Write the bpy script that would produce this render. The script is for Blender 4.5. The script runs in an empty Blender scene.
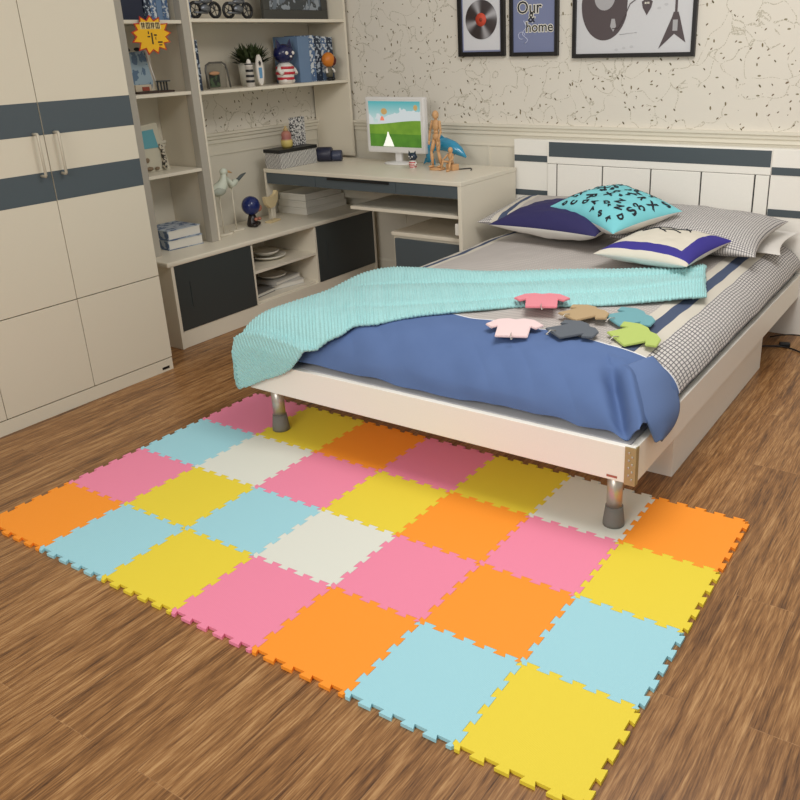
import bpy, bmesh, math, random
from mathutils import Vector, Matrix, noise
random.seed(7)
scn = bpy.context.scene
COL = scn.collection
PI = math.pi

# ------------------------------------------------------------------ camera
cam_d = bpy.data.cameras.new('camera')
cam = bpy.data.objects.new('camera', cam_d)
COL.objects.link(cam)
R = ((0.8449, 0.5345, -0.0281), (0.1716, -0.3209, -0.9314), (-0.5068, 0.7821, -0.3629))
from_rows = Matrix((R[0], [-v for v in R[1]], [-v for v in R[2]])).transposed()
q = from_rows.to_quaternion()
cam.matrix_world = Matrix.Translation((0, 0, 1.41)) @ q.to_matrix().to_4x4()
cam_d.sensor_width = 36
cam_d.lens = 839.0 / 800 * 36
cam_d.shift_x = (400 - 464.47) / 800
cam_d.shift_y = (367.35 - 400) / 800
cam_d.clip_start = 0.05
scn.camera = cam
# ------------------------------------------------------------------ light
scn.view_settings.view_transform = 'Standard'
scn.view_settings.look = 'None'
scn.view_settings.gamma = 1
scn.view_settings.exposure = 0.0
w = bpy.data.worlds.new('world'); scn.world = w
w.use_nodes = True
w.node_tree.nodes['Background'].inputs[0].default_value = (1.0, 0.965, 0.91, 1)
w.node_tree.nodes['Background'].inputs[1].default_value = 0.47
def area(name, loc, target, sx, sy, power, col):
    d = bpy.data.lights.new(name, 'AREA'); d.shape = 'RECTANGLE'; d.size = sx; d.size_y = sy
    d.energy = power; d.color = col
    o = bpy.data.objects.new(name, d); COL.objects.link(o)
    o.location = loc
    o.rotation_euler = (Vector(target) - Vector(loc)).to_track_quat('-Z', 'Y').to_euler()
    return o
area('key_light', (-1.0, -1.9, 2.3), (-1.2, 2.0, 0.2), 2.2, 1.5, 76, (1.0, 0.97, 0.92))  # soft key light added behind the camera, not an actual window
area('overhead_fill', (-0.7, 2.3, 2.75), (-0.9, 2.7, 0), 1.2, 1.2, 42, (1.0, 0.97, 0.93))  # unseen overhead fill, added to brighten the back wall

# ------------------------------------------------------------------ materials
def lin(c):
    out = []
    for v in c:
        v = v / 255
        out.append(v / 12.92 if v <= 0.04045 else ((v + 0.055) / 1.055) ** 2.4)
    return tuple(out) + (1,)
MATS = {}
def mat(name, rgb, rough=0.5, metal=0.0, bump=0.0, bscale=200, spec=0.5, alpha=1, sheen=0, vary=0.03, emit=0):
    if name in MATS: return MATS[name]
    m = bpy.data.materials.new(name); m.use_nodes = True
    nt = m.node_tree; b = nt.nodes['Principled BSDF']
    b.inputs['Roughness'].default_value = rough
    b.inputs['Metallic'].default_value = metal
    b.inputs['Specular IOR Level'].default_value = spec
    if sheen: b.inputs['Sheen Weight'].default_value = sheen
    tc = nt.nodes.new('ShaderNodeTexCoord')
    n = nt.nodes.new('ShaderNodeTexNoise'); n.inputs['Scale'].default_value = bscale
    nt.links.new(tc.outputs['Object'], n.inputs['Vector'])
    mx = nt.nodes.new('ShaderNodeMix'); mx.data_type = 'RGBA'
    c = lin(rgb)
    mx.inputs[6].default_value = tuple(v * (1 - vary) for v in c[:3]) + (1,)
    mx.inputs[7].default_value = tuple(min(1, v * (1 + vary)) for v in c[:3]) + (1,)
    nt.links.new(n.outputs[0], mx.inputs[0]); nt.links.new(mx.outputs[2], b.inputs['Base Color'])
    if bump:
        bp = nt.nodes.new('ShaderNodeBump'); bp.inputs['Strength'].default_value = bump
        bp.inputs['Distance'].default_value = 0.002
        nt.links.new(n.outputs[0], bp.inputs['Height']); nt.links.new(bp.outputs[0], b.inputs['Normal'])
    if emit:
        nt.links.new(mx.outputs[2], b.inputs['Emission Color']); b.inputs['Emission Strength'].default_value = emit
    MATS[name] = m
    return m
class NT:
    """tiny node helper"""
    def __init__(s, name, rough=0.6, spec=0.4):
        s.m = bpy.data.materials.new(name); s.m.use_nodes = True; s.nt = s.m.node_tree
        s.b = s.nt.nodes['Principled BSDF']; s.b.inputs['Roughness'].default_value = rough
        s.b.inputs['Specular IOR Level'].default_value = spec
        MATS[name] = s.m
    def n(s, t, **k):
        o = s.nt.nodes.new('ShaderNode' + t)
        for a, b in k.items(): setattr(o, a, b)
        return o
    def l(s, a, b): s.nt.links.new(a, b)
    def v(s, sock, x):
        if isinstance(x, (int, float)): sock.default_value = x
        else: s.l(x, sock)
    def math(s, op, a, b=0, c=0):
        o = s.n('Math', operation=op)
        s.v(o.inputs[0], a); s.v(o.inputs[1], b)
        if op in ('SMOOTH_MIN', 'COMPARE', 'MULTIPLY_ADD'): s.v(o.inputs[2], c)
        return o.outputs[0]
    def step(s, x, lo, hi, soft=0.001):
        """1 when lo<x<hi"""
        a = s.math('GREATER_THAN', x, lo); b = s.math('LESS_THAN', x, hi)
        return s.math('MULTIPLY', a, b)
    def mix(s, f, a, b):
        o = s.n('Mix', data_type='RGBA'); s.v(o.inputs[0], f)
        for i, x in ((6, a), (7, b)):
            if isinstance(x, tuple): o.inputs[i].default_value = x
            else: s.l(x, o.inputs[i])
        return o.outputs[2]
    def coord(s, kind='Object'):
        return s.n('TexCoord').outputs[kind]
    def sep(s, v):
        o = s.n('SeparateXYZ'); s.l(v, o.inputs[0]); return o.outputs
    def comb(s, x, y, z=0):
        o = s.n('CombineXYZ'); s.v(o.inputs[0], x); s.v(o.inputs[1], y); s.v(o.inputs[2], z); return o.outputs[0]
    def noise(s, v, scale, detail=2, rough=0.5):
        o = s.n('TexNoise'); s.l(v, o.inputs['Vector']); o.inputs['Scale'].default_value = scale
        o.inputs['Detail'].default_value = detail; o.inputs['Roughness'].default_value = rough
        return o.outputs[0], o.outputs[1]
    def ramp(s, f, stops):
        o = s.n('ValToRGB'); s.l(f, o.inputs[0]); e = o.color_ramp.elements
        e[0].position, e[0].color = stops[0]; e[1].position, e[1].color = stops[-1]
        for p, c in stops[1:-1]:
            x = e.new(p); x.color = c
        return o.outputs[0]
    def bump(s, h, strength, dist=0.002):
        o = s.n('Bump'); s.l(h, o.inputs['Height']); o.inputs['Strength'].default_value = strength
        o.inputs['Distance'].default_value = dist; s.l(o.outputs[0], s.b.inputs['Normal'])
    def color(s, c): s.l(c, s.b.inputs['Base Color'])

def floor_material():
    t = NT('wood_planks', 0.38, 0.45)
    x, y, z = t.sep(t.coord())
    v = t.comb(t.math('ADD', y, 20), t.math('ADD', x, 20.03))
    br = t.n('TexBrick'); t.l(v, br.inputs['Vector'])
    br.offset = 0.37; br.inputs['Scale'].default_value = 1
    br.inputs['Brick Width'].default_value = 1.22; br.inputs['Row Height'].default_value = 0.152
    br.inputs['Mortar Size'].default_value = 0.0011; br.inputs['Mortar Smooth'].default_value = 0.3
    br.inputs['Color1'].default_value = (0, 0, 0, 1); br.inputs['Color2'].default_value = (1, 1, 1, 1)
    br.inputs['Mortar'].default_value = (0.5, 0.5, 0.5, 1)
    row = t.math('FLOOR', t.math('DIVIDE', t.math('ADD', x, 20.03), 0.152))
    seed = t.math('ADD', t.math('MULTIPLY', row, 7.31), t.math('MULTIPLY', br.outputs[0], 3.7))
    _, wc = t.noise(t.comb(t.math('MULTIPLY', y, 2.2), t.math('MULTIPLY', x, 7), seed), 1.0, 2, 0.5)
    wx_ = t.math('MULTIPLY', t.math('SUBTRACT', t.sep(wc)[0], 0.5), 0.020)
    xw = t.math('ADD', x, wx_)
    g1, _ = t.noise(t.comb(t.math('MULTIPLY', y, 2.6), t.math('MULTIPLY', xw, 48), seed), 1.0, 8, 0.70)
    g2, _ = t.noise(t.comb(t.math('MULTIPLY', y, 14), t.math('MULTIPLY', xw, 260), seed), 1.0, 3, 0.6)
    g3, _ = t.noise(t.comb(t.math('MULTIPLY', y, 2.0), t.math('MULTIPLY', x, 7), seed), 1.0, 3, 0.5)
    g = t.math('ADD', t.math('MULTIPLY', g1, 0.54), t.math('ADD', t.math('MULTIPLY', g2, 0.38), t.math('MULTIPLY', g3, 0.13)))
    g = t.math('ADD', g, t.math('MULTIPLY', t.math('SUBTRACT', br.outputs[0], 0.5), 0.03))
    c = t.ramp(g, [(0.39, lin((74, 46, 24))), (0.47, lin((116, 78, 43))), (0.54, lin((145, 102, 59))), (0.65, lin((186, 144, 96)))])
    c = t.mix(t.math('MULTIPLY', br.outputs[1], 0.22), c, lin((190, 152, 112)))
    t.color(c)
    t.bump(g, 0.25, 0.002)
    rr = t.math('ADD', t.math('MULTIPLY', g1, 0.25), 0.25); t.l(rr, t.b.inputs['Roughness'])
    return t.m
def wallpaper(name, axis):
    t = NT(name, 0.75, 0.2)
    x, y, z = t.sep(t.coord())
    u = x if axis == 'x' else y
    v = t.comb(u, z, 0)
    _, nc = t.noise(v, 6.0, 1)
    dv = t.n('VectorMath', operation='SCALE'); t.l(nc, dv.inputs[0]); dv.inputs['Scale'].default_value = 0.30
    ad = t.n('VectorMath', operation='ADD'); t.l(v, ad.inputs[0]); t.l(dv.outputs[0], ad.inputs[1])
    vo = t.n('TexVoronoi', feature='DISTANCE_TO_EDGE'); t.l(ad.outputs[0], vo.inputs['Vector']); vo.inputs['Scale'].default_value = 6.0
    line = t.math('LESS_THAN', vo.outputs['Distance'], 0.016)
    nm, _ = t.noise(v, 9.0, 1)
    line = t.math('MULTIPLY', line, t.math('GREATER_THAN', nm, 0.39))
    nf, _ = t.noise(v, 150.0, 1)
    line = t.math('MULTIPLY', line, t.math('MULTIPLY', t.math('GREATER_THAN', nf, 0.47), 0.75))
    base = t.mix(line, lin((222, 216, 204)), lin((176, 169, 150)))
    cols = [(0.7, 44, lin((96, 86, 60))), (-0.8, 52, lin((112, 96, 74))), (1.6, 46, lin((134, 126, 100))), (0.1, 40, lin((120, 108, 80)))]
    for k, (ang, sc, colr) in enumerate(cols):
        mp = t.n('Mapping', vector_type='TEXTURE'); t.l(v, mp.inputs[0]); mp.inputs['Rotation'].default_value = (0, 0, ang)
        mp.inputs['Scale'].default_value = (1, 2.2, 1); mp.inputs['Location'].default_value = (k * 3.3, k * 1.7, 0)
        vv = t.n('TexVoronoi'); t.l(mp.outputs[0], vv.inputs['Vector']); vv.inputs['Scale'].default_value = sc
        rc = t.sep(vv.outputs['Color'])[0]
        spot = t.math('MULTIPLY', t.math('LESS_THAN', vv.outputs['Distance'], 0.17), t.math('GREATER_THAN', rc, 0.78))
        base = t.mix(spot, base, colr)
    t.color(base)
    return t.m
def bed_plaid(name, centre=True, pillow=False):
    """UV is in metres measured over the cloth"""
    t = NT(name, 0.85, 0.15)
    u, v, _ = t.sep(t.coord('UV'))
    def grid(p, wd, k=1.0 if pillow or not centre else 2.3):
        a = t.math('LESS_THAN', t.math('FRACT', t.math('DIVIDE', t.math('ADD', u, 5), p)), wd)
        b = t.math('LESS_THAN', t.math('FRACT', t.math('DIVIDE', t.math('ADD', v, 5), p * k)), wd)
        return t.math('MAXIMUM', a, b), t.math('MULTIPLY', a, b)
    g, gx = grid(0.0118, 0.27)
    check = t.mix(t.math('MULTIPLY', g, 0.80), lin((208, 204, 200)), lin((66, 64, 74)))
    if centre:
        nz, _ = t.noise(t.comb(t.math('MULTIPLY', u, 40), t.math('MULTIPLY', v, 6)), 4, 2)
        f, _ = grid(0.0105, 0.30)
        mid = t.mix(t.math('MULTIPLY', f, 0.45), lin((188, 182, 177)), lin((120, 116, 118)))
        mid = t.mix(t.math('MULTIPLY', nz, 0.3), mid, lin((200, 191, 184)))
        au = t.math('ABSOLUTE', u)
        w0, w1, w2, w3 = (0.54, 0.578, 0.622, 0.662) if not pillow else (0.17, 0.205, 0.245, 0.28)
        c = t.mix(t.math('GREATER_THAN', au, w0), mid, lin((204, 198, 186)))
        c = t.mix(t.math('GREATER_THAN', au, w1), c, lin((76, 87, 112)))
        c = t.mix(t.math('GREATER_THAN', au, w2), c, lin((204, 198, 186)))
        c = t.mix(t.math('GREATER_THAN', au, w3), c, check)
    else:
        c = check
    if centre and not pillow:
        # foot end: plain blue panel edged with a white cord
        wob, _ = t.noise(t.comb(u, 0), 3.0, 1)
        vv = t.math('ADD', v, t.math('MULTIPLY', t.math('SUBTRACT', wob, 0.5), 0.10))
        nb, _ = t.noise(t.coord(), 8, 2)
        blue = t.mix(nb, lin((84, 106, 150)), lin((94, 117, 162)))
        c = t.mix(t.math('LESS_THAN', vv, 2.415), c, lin((226, 226, 228)))
        c = t.mix(t.math('LESS_THAN', vv, 2.408), c, blue)
    t.color(c)
    nb2, _ = t.noise(t.coord(), 500, 2)
    t.bump(nb2, 0.15)
    return t.m
def striped_box():
    t = NT('wavy_stripe_card', 0.6)
    x, y, z = t.sep(t.coord())
    n, _ = t.noise(t.coord(), 18, 2)
    a = t.math('ADD', t.math('ADD', x, y), t.math('MULTIPLY', n, 0.02))
    s = t.math('LESS_THAN', t.math('FRACT', t.math('DIVIDE', t.math('ADD', a, t.math('MULTIPLY', z, 0.25)), 0.011)), 0.42)
    t.color(t.mix(s, lin((214, 211, 205)), lin((70, 70, 76))))
    return t.m
def blotch(name, a, b, scale, th=0.5, rough=0.5, c3=None):
    t = NT(name, rough)
    n, nc = t.noise(t.coord(), scale, 3)
    c = t.mix(t.math('GREATER_THAN', n, th), lin(a), lin(b))
    if c3:
        n2, _ = t.noise(t.coord(), scale * 1.7, 2)
        c = t.mix(t.math('GREATER_THAN', n2, 0.56), c, lin(c3))
    t.color(c)
    return t.m
def foam(name, rgb):
    t = NT('foam_' + name, 0.62, 0.35)
    x, y, z = t.sep(t.coord())
    a = t.math('SINE', t.math('MULTIPLY', t.math('ADD', x, t.math('MULTIPLY', y, 0.5)), 900))
    b = t.math('SINE', t.math('MULTIPLY', t.math('SUBTRACT', y, t.math('MULTIPLY', x, 0.5)), 900))
    h = t.math('MULTIPLY', a, b)
    t.bump(h, 0.2, 0.0006)
    n, _ = t.noise(t.coord(), 300, 2)
    c = lin(rgb)
    t.color(t.mix(n, tuple(v * .965 for v in c[:3]) + (1,), c))
    return t.m

M_FLOOR = floor_material()
M_WPB = wallpaper('wallpaper_back', 'x'); M_WPL = wallpaper('wallpaper_left', 'y')
WHITE = mat('white_lacquer', (226, 218, 200), 0.38, bump=0.02, bscale=300, vary=0.015)
WARD = mat('wardrobe_lacquer', (213, 205, 186), 0.35, vary=0.012)
PANEL = mat('panelling_paint', (222, 216, 200), 0.5, vary=0.015)
GREYB = mat('slate_band', (74, 84, 90), 0.4)
DARK = mat('dark_slate_front', (58, 63, 63), 0.35)
DRAWER = mat('drawer_slate', (78, 87, 92), 0.4)
ALU = mat('grey_aluminium', (150, 148, 142), 0.4, metal=0.4)
STILE = mat('grey_stile', (176, 170, 158), 0.45)
STEEL = mat('brushed_steel', (190, 186, 178), 0.35, metal=0.7)
RUBBER = mat('grey_rubber', (112, 110, 104), 0.7)
BRONZE = mat('bronze_bracket', (170, 152, 112), 0.35, metal=0.25)
BLACK = mat('black_plastic', (24, 24, 26), 0.4)
NAVY = mat('navy_cloth', (36, 34, 84), 0.85, bump=0.2, bscale=500)
WCLOTH = mat('white_cloth', (222, 218, 212), 0.9, bump=0.2, bscale=400)
PAPER = mat('white_paper', (226, 222, 212), 0.7)
SHEET = mat('white_sheet', (226, 226, 230), 0.85)
PLAID = bed_plaid('duvet_plaid'); PLAIDC = bed_plaid('check_plaid', centre=False)
PLAIDP = bed_plaid('pillow_plaid', pillow=True)
AQUA = mat('aqua_chenille', (158, 207, 208), 0.95, bump=0.9, bscale=210, vary=0.20, sheen=0.15)
TEAL = mat('teal_cotton', (120, 198, 206), 0.85, bump=0.2, bscale=400)

# ------------------------------------------------------------------ geometry helpers
class MB:
    def __init__(s): s.v = []; s.f = []; s.s = []; s.m = []; s.uv = None
    def add(s, vs, fs, smooth=False, mi=0):
        o = len(s.v); s.v += [tuple(v) for v in vs]
        s.f += [[i + o for i in f] for f in fs]; s.s += [smooth] * len(fs); s.m += [mi] * len(fs)
        return s
    def box(s, x0, x1, y0, y1, z0, z1, bev=0.0015, mi=0, rot=0, c=None):
        bm = bmesh.new(); bmesh.ops.create_cube(bm, size=1)
        for v in bm.verts:
            v.co = Vector(((x0 + x1) / 2 + v.co.x * (x1 - x0), (y0 + y1) / 2 + v.co.y * (y1 - y0), (z0 + z1) / 2 + v.co.z * (z1 - z0)))
        if bev > 0:
            bev = min(bev, abs(x1 - x0) * .3, abs(y1 - y0) * .3, abs(z1 - z0) * .3)
            bmesh.ops.bevel(bm, geom=list(bm.edges), offset=bev, segments=2, affect='EDGES', profile=0.6)
        if rot:
            bmesh.ops.rotate(bm, verts=bm.verts, cent=Vector(c or ((x0 + x1) / 2, (y0 + y1) / 2, 0)), matrix=Matrix.Rotation(rot, 3, 'Z'))
        s.bm(bm, False, mi); return s
    def bm(s, bm, smooth=False, mi=0):
        bm.verts.index_update()
        s.add([v.co[:] for v in bm.verts], [[v.index for v in f.verts] for f in bm.faces], smooth, mi); bm.free(); return s
    def lathe(s, prof, c=(0, 0, 0), n=28, mi=0, axis=None, sx=1, sy=1):
        vs = []; fs = []
        for r, z in prof:
            for k in range(n):
                a = 2 * PI * k / n; vs.append(Vector((r * math.cos(a) * sx, r * math.sin(a) * sy, z)))
        for i in range(len(prof) - 1):
            for k in range(n):
                fs.append([i * n + k, i * n + (k + 1) % n, (i + 1) * n + (k + 1) % n, (i + 1) * n + k])
        if prof[0][0] > 1e-5: fs.append(list(range(n))[::-1])
        if prof[-1][0] > 1e-5: fs.append([(len(prof) - 1) * n + k for k in range(n)])
        if axis is not None:
            qm = Vector(axis).normalized().to_track_quat('Z', 'Y').to_matrix(); vs = [qm @ v for v in vs]
        s.add([v + Vector(c) for v in vs], fs, True, mi); return s
    def ball(s, c, r, n=20, mi=0, rot=0):
        if isinstance(r, (int, float)): r = (r, r, r)
        vs = []; fs = []; h = n // 2
        for i in range(h + 1):
            t = PI * i / h
            for k in range(n):
                a = 2 * PI * k / n
                x, y, z = r[0] * math.sin(t) * math.cos(a), r[1] * math.sin(t) * math.sin(a), r[2] * math.cos(t)
                vs.append((c[0] + x * math.cos(rot) - y * math.sin(rot), c[1] + x * math.sin(rot) + y * math.cos(rot), c[2] + z))
        for i in range(h):
            for k in range(n): fs.append([i * n + k, (i + 1) * n + k, (i + 1) * n + (k + 1) % n, i * n + (k + 1) % n])
        s.add(vs, fs, True, mi); return s
    def tube(s, pts, r, n=10, mi=0, closed=False):
        pts = [Vector(p) for p in pts]; rs = r if isinstance(r, (list, tuple)) else [r] * len(pts)
        vs = []; fs = []; up = None
        for i, p in enumerate(pts):
            d = (pts[min(i + 1, len(pts) - 1)] - pts[max(i - 1, 0)]).normalized()
            if up is None: up = Vector((0, 0, 1)) if abs(d.z) < .9 else Vector((1, 0, 0))
            a = d.cross(up).normalized(); b = a.cross(d).normalized(); up = b
            for k in range(n):
                t = 2 * PI * k / n; vs.append(p + (a * math.cos(t) + b * math.sin(t)) * rs[i])
        for i in range(len(pts) - 1):
            for k in range(n): fs.append([i * n + k, i * n + (k + 1) % n, (i + 1) * n + (k + 1) % n, (i + 1) * n + k])
        fs.append(list(range(n))[::-1]); fs.append([(len(pts) - 1) * n + k for k in range(n)])
        s.add(vs, fs, True, mi); return s
    def prism(s, poly, h, tf=None, mi=0, z0=0):
        """poly: 2d outline (ccw), extruded z0..z0+h, then moved by tf"""
        n = len(poly)
        vs = [Vector((x, y, z0)) for x, y in poly] + [Vector((x, y, z0 + h)) for x, y in poly]
        if tf: vs = [tf @ v for v in vs]
        fs = [list(range(n))[::-1], list(range(n, 2 * n))] + [[i, (i + 1) % n, n + (i + 1) % n, n + i] for i in range(n)]
        s.add(vs, fs, False, mi); return s
    def grid(s, fn, nu, nv, smooth=True, mi=0, uvf=None):
        vs = [fn(i / nu, j / nv) for j in range(nv + 1) for i in range(nu + 1)]
        fs = [[j * (nu + 1) + i, j * (nu + 1) + i + 1, (j + 1) * (nu + 1) + i + 1, (j + 1) * (nu + 1) + i] for j in range(nv) for i in range(nu)]
        s.add(vs, fs, smooth, mi); return s
    def build(s, name, mats, parent=None, world=True, uv=None):
        me = bpy.data.meshes.new(name)
        off = Vector((0, 0, 0))
        if parent is not None and world:
            p = parent
            while p is not None: off += Vector(p.location); p = p.parent
        me.from_pydata([tuple(Vector(v) - off) for v in s.v], [], s.f)
        if not isinstance(mats, (list, tuple)): mats = [mats]
        for m in mats: me.materials.append(m)
        me.polygons.foreach_set('use_smooth', s.s); me.polygons.foreach_set('material_index', s.m)
        if uv is not None:
            l = me.uv_layers.new(name='uv')
            for lp in me.loops: l.data[lp.index].uv = uv[lp.vertex_index]
        me.update()
        bm = bmesh.new(); bm.from_mesh(me); bmesh.ops.recalc_face_normals(bm, faces=bm.faces); bm.to_mesh(me); bm.free()
        o = bpy.data.objects.new(name, me); COL.objects.link(o)
        if parent is not None: o.parent = parent
        return o
def tag(o, label, cat, group=None):
    o['label'] = label; o['category'] = cat
    if group: o['group'] = group
    return o
def thing(name, label, cat, loc=(0, 0, 0), rz=0, group=None):
    o = bpy.data.objects.new(name, None); COL.objects.link(o); o.empty_display_size = 0.05
    o.location = loc; o.rotation_euler = (0, 0, rz)
    return tag(o, label, cat, group)
def struct(name, mb, m):
    o = mb.build(name, m); o['kind'] = 'structure'; return o
def L(mb, name, m, par, label=None, uv=None):
    """part in the thing's local coordinates"""
    o = mb.build(name, m, par, world=False, uv=uv)
    if label: o['label'] = label
    return o
def Wd(mb, name, m, par, label=None, uv=None):
    """part given in world coordinates"""
    o = mb.build(name, m, par, world=True, uv=uv)
    if label: o['label'] = label
    return o
def text_mb(txt, size, depth, tf, bold=0.0, mi=0, mb=None):
    cu = bpy.data.curves.new('lettering', 'FONT'); cu.body = txt; cu.size = size; cu.extrude = depth; cu.offset = bold
    cu.align_x = 'CENTER'; cu.align_y = 'CENTER'; cu.resolution_u = 3
    ob = bpy.data.objects.new('lettering', cu); COL.objects.link(ob)
    me = bpy.data.meshes.new_from_object(ob.evaluated_get(bpy.context.evaluated_depsgraph_get()))
    mb = mb or MB()
    mb.add([(tf @ v.co) if not callable(tf) or isinstance(tf, Matrix) else tf(v.co) for v in me.vertices], [list(p.vertices) for p in me.polygons], False, mi)
    bpy.data.objects.remove(ob); bpy.data.meshes.remove(me); bpy.data.curves.remove(cu)
    return mb

# ------------------------------------------------------------------ room
XL, YB = -3.80, 4.25
struct('floor', MB().box(XL - .1, 1.8, -1.2, YB + .1, -0.05, 0, 0), M_FLOOR)
struct('wall_back', MB().box(XL - .1, 1.8, YB, YB + .1, 0, 2.6, 0), M_WPB)
struct('wall_left', MB().box(XL - .1, XL, -1.2, YB, 0, 2.6, 0), M_WPL)
def rail_profile():
    return [(0.000, .895), (.008, .895), (.010, .905), (.016, .910), (.016, .928), (.024, .934), (.026, .948), (.034, .954), (.034, .966), (0, .966)]
def extr(prof, p0, p1, n):
    """profile (offset from wall, z) swept from p0 to p1, n = inward normal"""
    mb = MB(); k = len(prof)
    vs = [(p[0] + n[0] * d, p[1] + n[1] * d, z) for p in (p0, p1) for d, z in prof]
    mb.add(vs, [[i, (i + 1) % k, k + (i + 1) % k, k + i] for i in range(k)] + [list(range(k)), list(range(k, 2 * k))]); return mb
struct('trim_1', extr(rail_profile(), (XL, YB), (1.8, YB), (0, -1)), PANEL)
struct('trim_2', extr(rail_profile(), (XL, 2.38), (XL, YB - .035), (1, 0)), PANEL)
wb = MB().box(XL, 1.8, YB - .008, YB, .1, .895, 0)
for z in (.845,): wb.box(XL + .01, 1.8, YB - .014, YB - .008, z, z + .008, .001)
for k in range(9):
    x = XL + .02 + k * .62; wb.box(x, x + .012, YB - .014, YB - .008, .14, .845, .001)
struct('trim_3', wb, PANEL)
wl = MB().box(XL, XL + .008, 2.38, YB - .01, .1, .895, 0)
wl.box(XL + .008, XL + .014, 2.38, YB - .02, .845, .853, .001)
struct('trim_4', wl, PANEL)
bp = [(0, 0), (.014, 0), (.014, .085), (.008, .1), (0, .1)]
struct('baseboard_back', extr(bp, (XL, YB), (1.8, YB), (0, -1)), PANEL)
struct('baseboard_left', extr(bp, (XL, 2.38), (XL, YB - .02), (1, 0)), PANEL)

# ------------------------------------------------------------------ wardrobe
wx = -3.178
wr = thing('wardrobe', 'tall cream wardrobe with slate bands and slim bar handles on the left', 'wardrobe', (-3.48, 1.6, 0))
c = MB(); c.box(XL + .01, wx - .022, .77, 2.374, .0, 2.2, .001)
Wd(c, 'carcass', WARD, wr)
Wd(MB().box(wx - .022, wx - .002, .77, 2.374, 0.0, .058, .001), 'plinth', WARD, wr)
bd = Wd(MB().box(wx - .002, wx - .0008, 2.312, 2.352, .012, .024, .0003), 'maker_badge', BLACK, wr, 'tiny dark badge on the plinth')
edges = [2.376, 1.96, 1.566, 1.172, .778]
for i in range(4):
    y1, y0 = edges[i] - .0015, edges[i + 1] + .0015
    up = Wd(MB().box(wx - .02, wx, y0, y1, .4555, 2.2, .001), 'door', WARD, wr)
    for (z0, z1) in ((1.115, 1.236), (.862, .976)):
        Wd(MB().box(wx - .004, wx + .0006, y0 + .0005, y1 - .0005, z0, z1, .0003), 'band', GREYB, up, 'slate grey band')
    lo = Wd(MB().box(wx - .02, wx, y0, y1, .063, .4515, .001), 'lower_door', WARD, wr)
    hy = (y0 + .042) if i % 2 == 0 else (y1 - .042)
    h = MB(); h.tube([(wx + .0005, hy, 1.122), (wx + .028, hy, 1.122), (wx + .030, hy, 1.118), (wx + .030, hy, .968), (wx + .028, hy, .964), (wx + .0005, hy, .964)], .0055, 8)
    Wd(h, 'handle', mat('satin_handle', (190, 182, 164), .45, metal=.15), up, 'slim satin bar handle')

# ------------------------------------------------------------------ low cabinet along the left wall
cf = -3.35
lc = thing('low_cabinet', 'low white cabinet with dark sliding doors along the left wall', 'cabinet', (-3.57, 3.4, 0))
m = MB()
Wd(MB().box(XL + .016, cf - .004, 2.5935, 4.1545, 0.0, .088, .001), 'plinth', WHITE, lc)
Wd(MB().box(XL + .016, cf + .002, 2.575, 2.593, .0, .4235, .002), 'side_panel', WHITE, lc)
Wd(MB().box(XL + .016, cf + .002, 4.155, 4.17, 0.0, .4235, .001), 'side_panel', WHITE, lc)
Wd(MB().box(XL + .016, cf - .004, 3.105, 3.12, .0885, .4235, .001), 'divider', WHITE, lc)
Wd(MB().box(XL + .016, cf - .004, 3.61, 3.625, .0885, .4235, .001), 'divider', WHITE, lc)
tp = MB().box(XL + .016, cf + .006, 2.555, 4.17, .424, .449, .009); Wd(tp, 'top', WHITE, lc)
Wd(MB().box(XL + .016, cf - .02, 2.594, 4.154, .0885, .1, .0005), 'bottom_board', WHITE, lc)
Wd(MB().box(XL + .016, XL + .024, 2.594, 4.154, .1005, .42, 0), 'back_panel', WHITE, lc)
Wd(MB().box(XL + .03, cf - .006, 3.1205, 3.6095, .258, .272, .001), 'shelf', WHITE, lc)
for y0, y1 in ((2.595, 3.104), (3.626, 4.153)):
    d = Wd(MB().box(cf - .018, cf, y0, y1, .090, .4225, .001), 'door', DARK, lc, 'dark slate door')
    hy = y0 + .08
    Wd(MB().box(cf + .0002, cf + .004, hy, hy + .006, .20, .33, .001), 'handle', DARK, d)

# ------------------------------------------------------------------ bookcase
xf = -3.5
bc = thing('bookcase', 'tall white bookcase with grey posts standing on the low cabinet', 'bookcase', (-3.65, 3.4, .446))
def stile(y0, y1):
    Wd(MB().box(xf - .045, xf, y0, y1, .4495, 2.1, .002), 'post', STILE, bc, 'grey front post')
    Wd(MB().box(XL + .012, xf - .046, y0 + .012, y1, .4495, 2.1, .001), 'side_panel', WHITE, bc)
stile(2.608, 2.652); stile(2.982, 3.026)
Wd(MB().box(xf - .04, xf + .002, 3.0265, 3.038, .4495, 2.1, .001), 'edge_strip', WHITE, bc)
Wd(MB().box(XL + .012, xf, 4.195, 4.213, .7525, 2.1, .001), 'side_panel', WHITE, bc)
Wd(MB().box(XL + .003, XL + .011, 2.62, 3.026, .4495, 2.1, 0), 'back_panel', WHITE, bc)
Wd(MB().box(XL + .003, XL + .011, 3.0265, 4.195, 1.19, 2.1, 0), 'back_panel', WHITE, bc)
for z in (1.541, 1.214, .838, 1.9):
    Wd(MB().box(XL + .012, xf - .004, 2.6525, 2.9815, z - .016, z, .001), 'shelf', WHITE, bc)
for z in (1.548, 1.208, 1.9):
    Wd(MB().box(XL + .012, xf - .001, 3.0385, 4.1945, z - .016, z, .001), 'shelf', WHITE, bc)
Wd(MB().box(XL + .002, xf, 2.608, 4.213, 2.1005, 2.12, .001), 'top_board', WHITE, bc)

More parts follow.
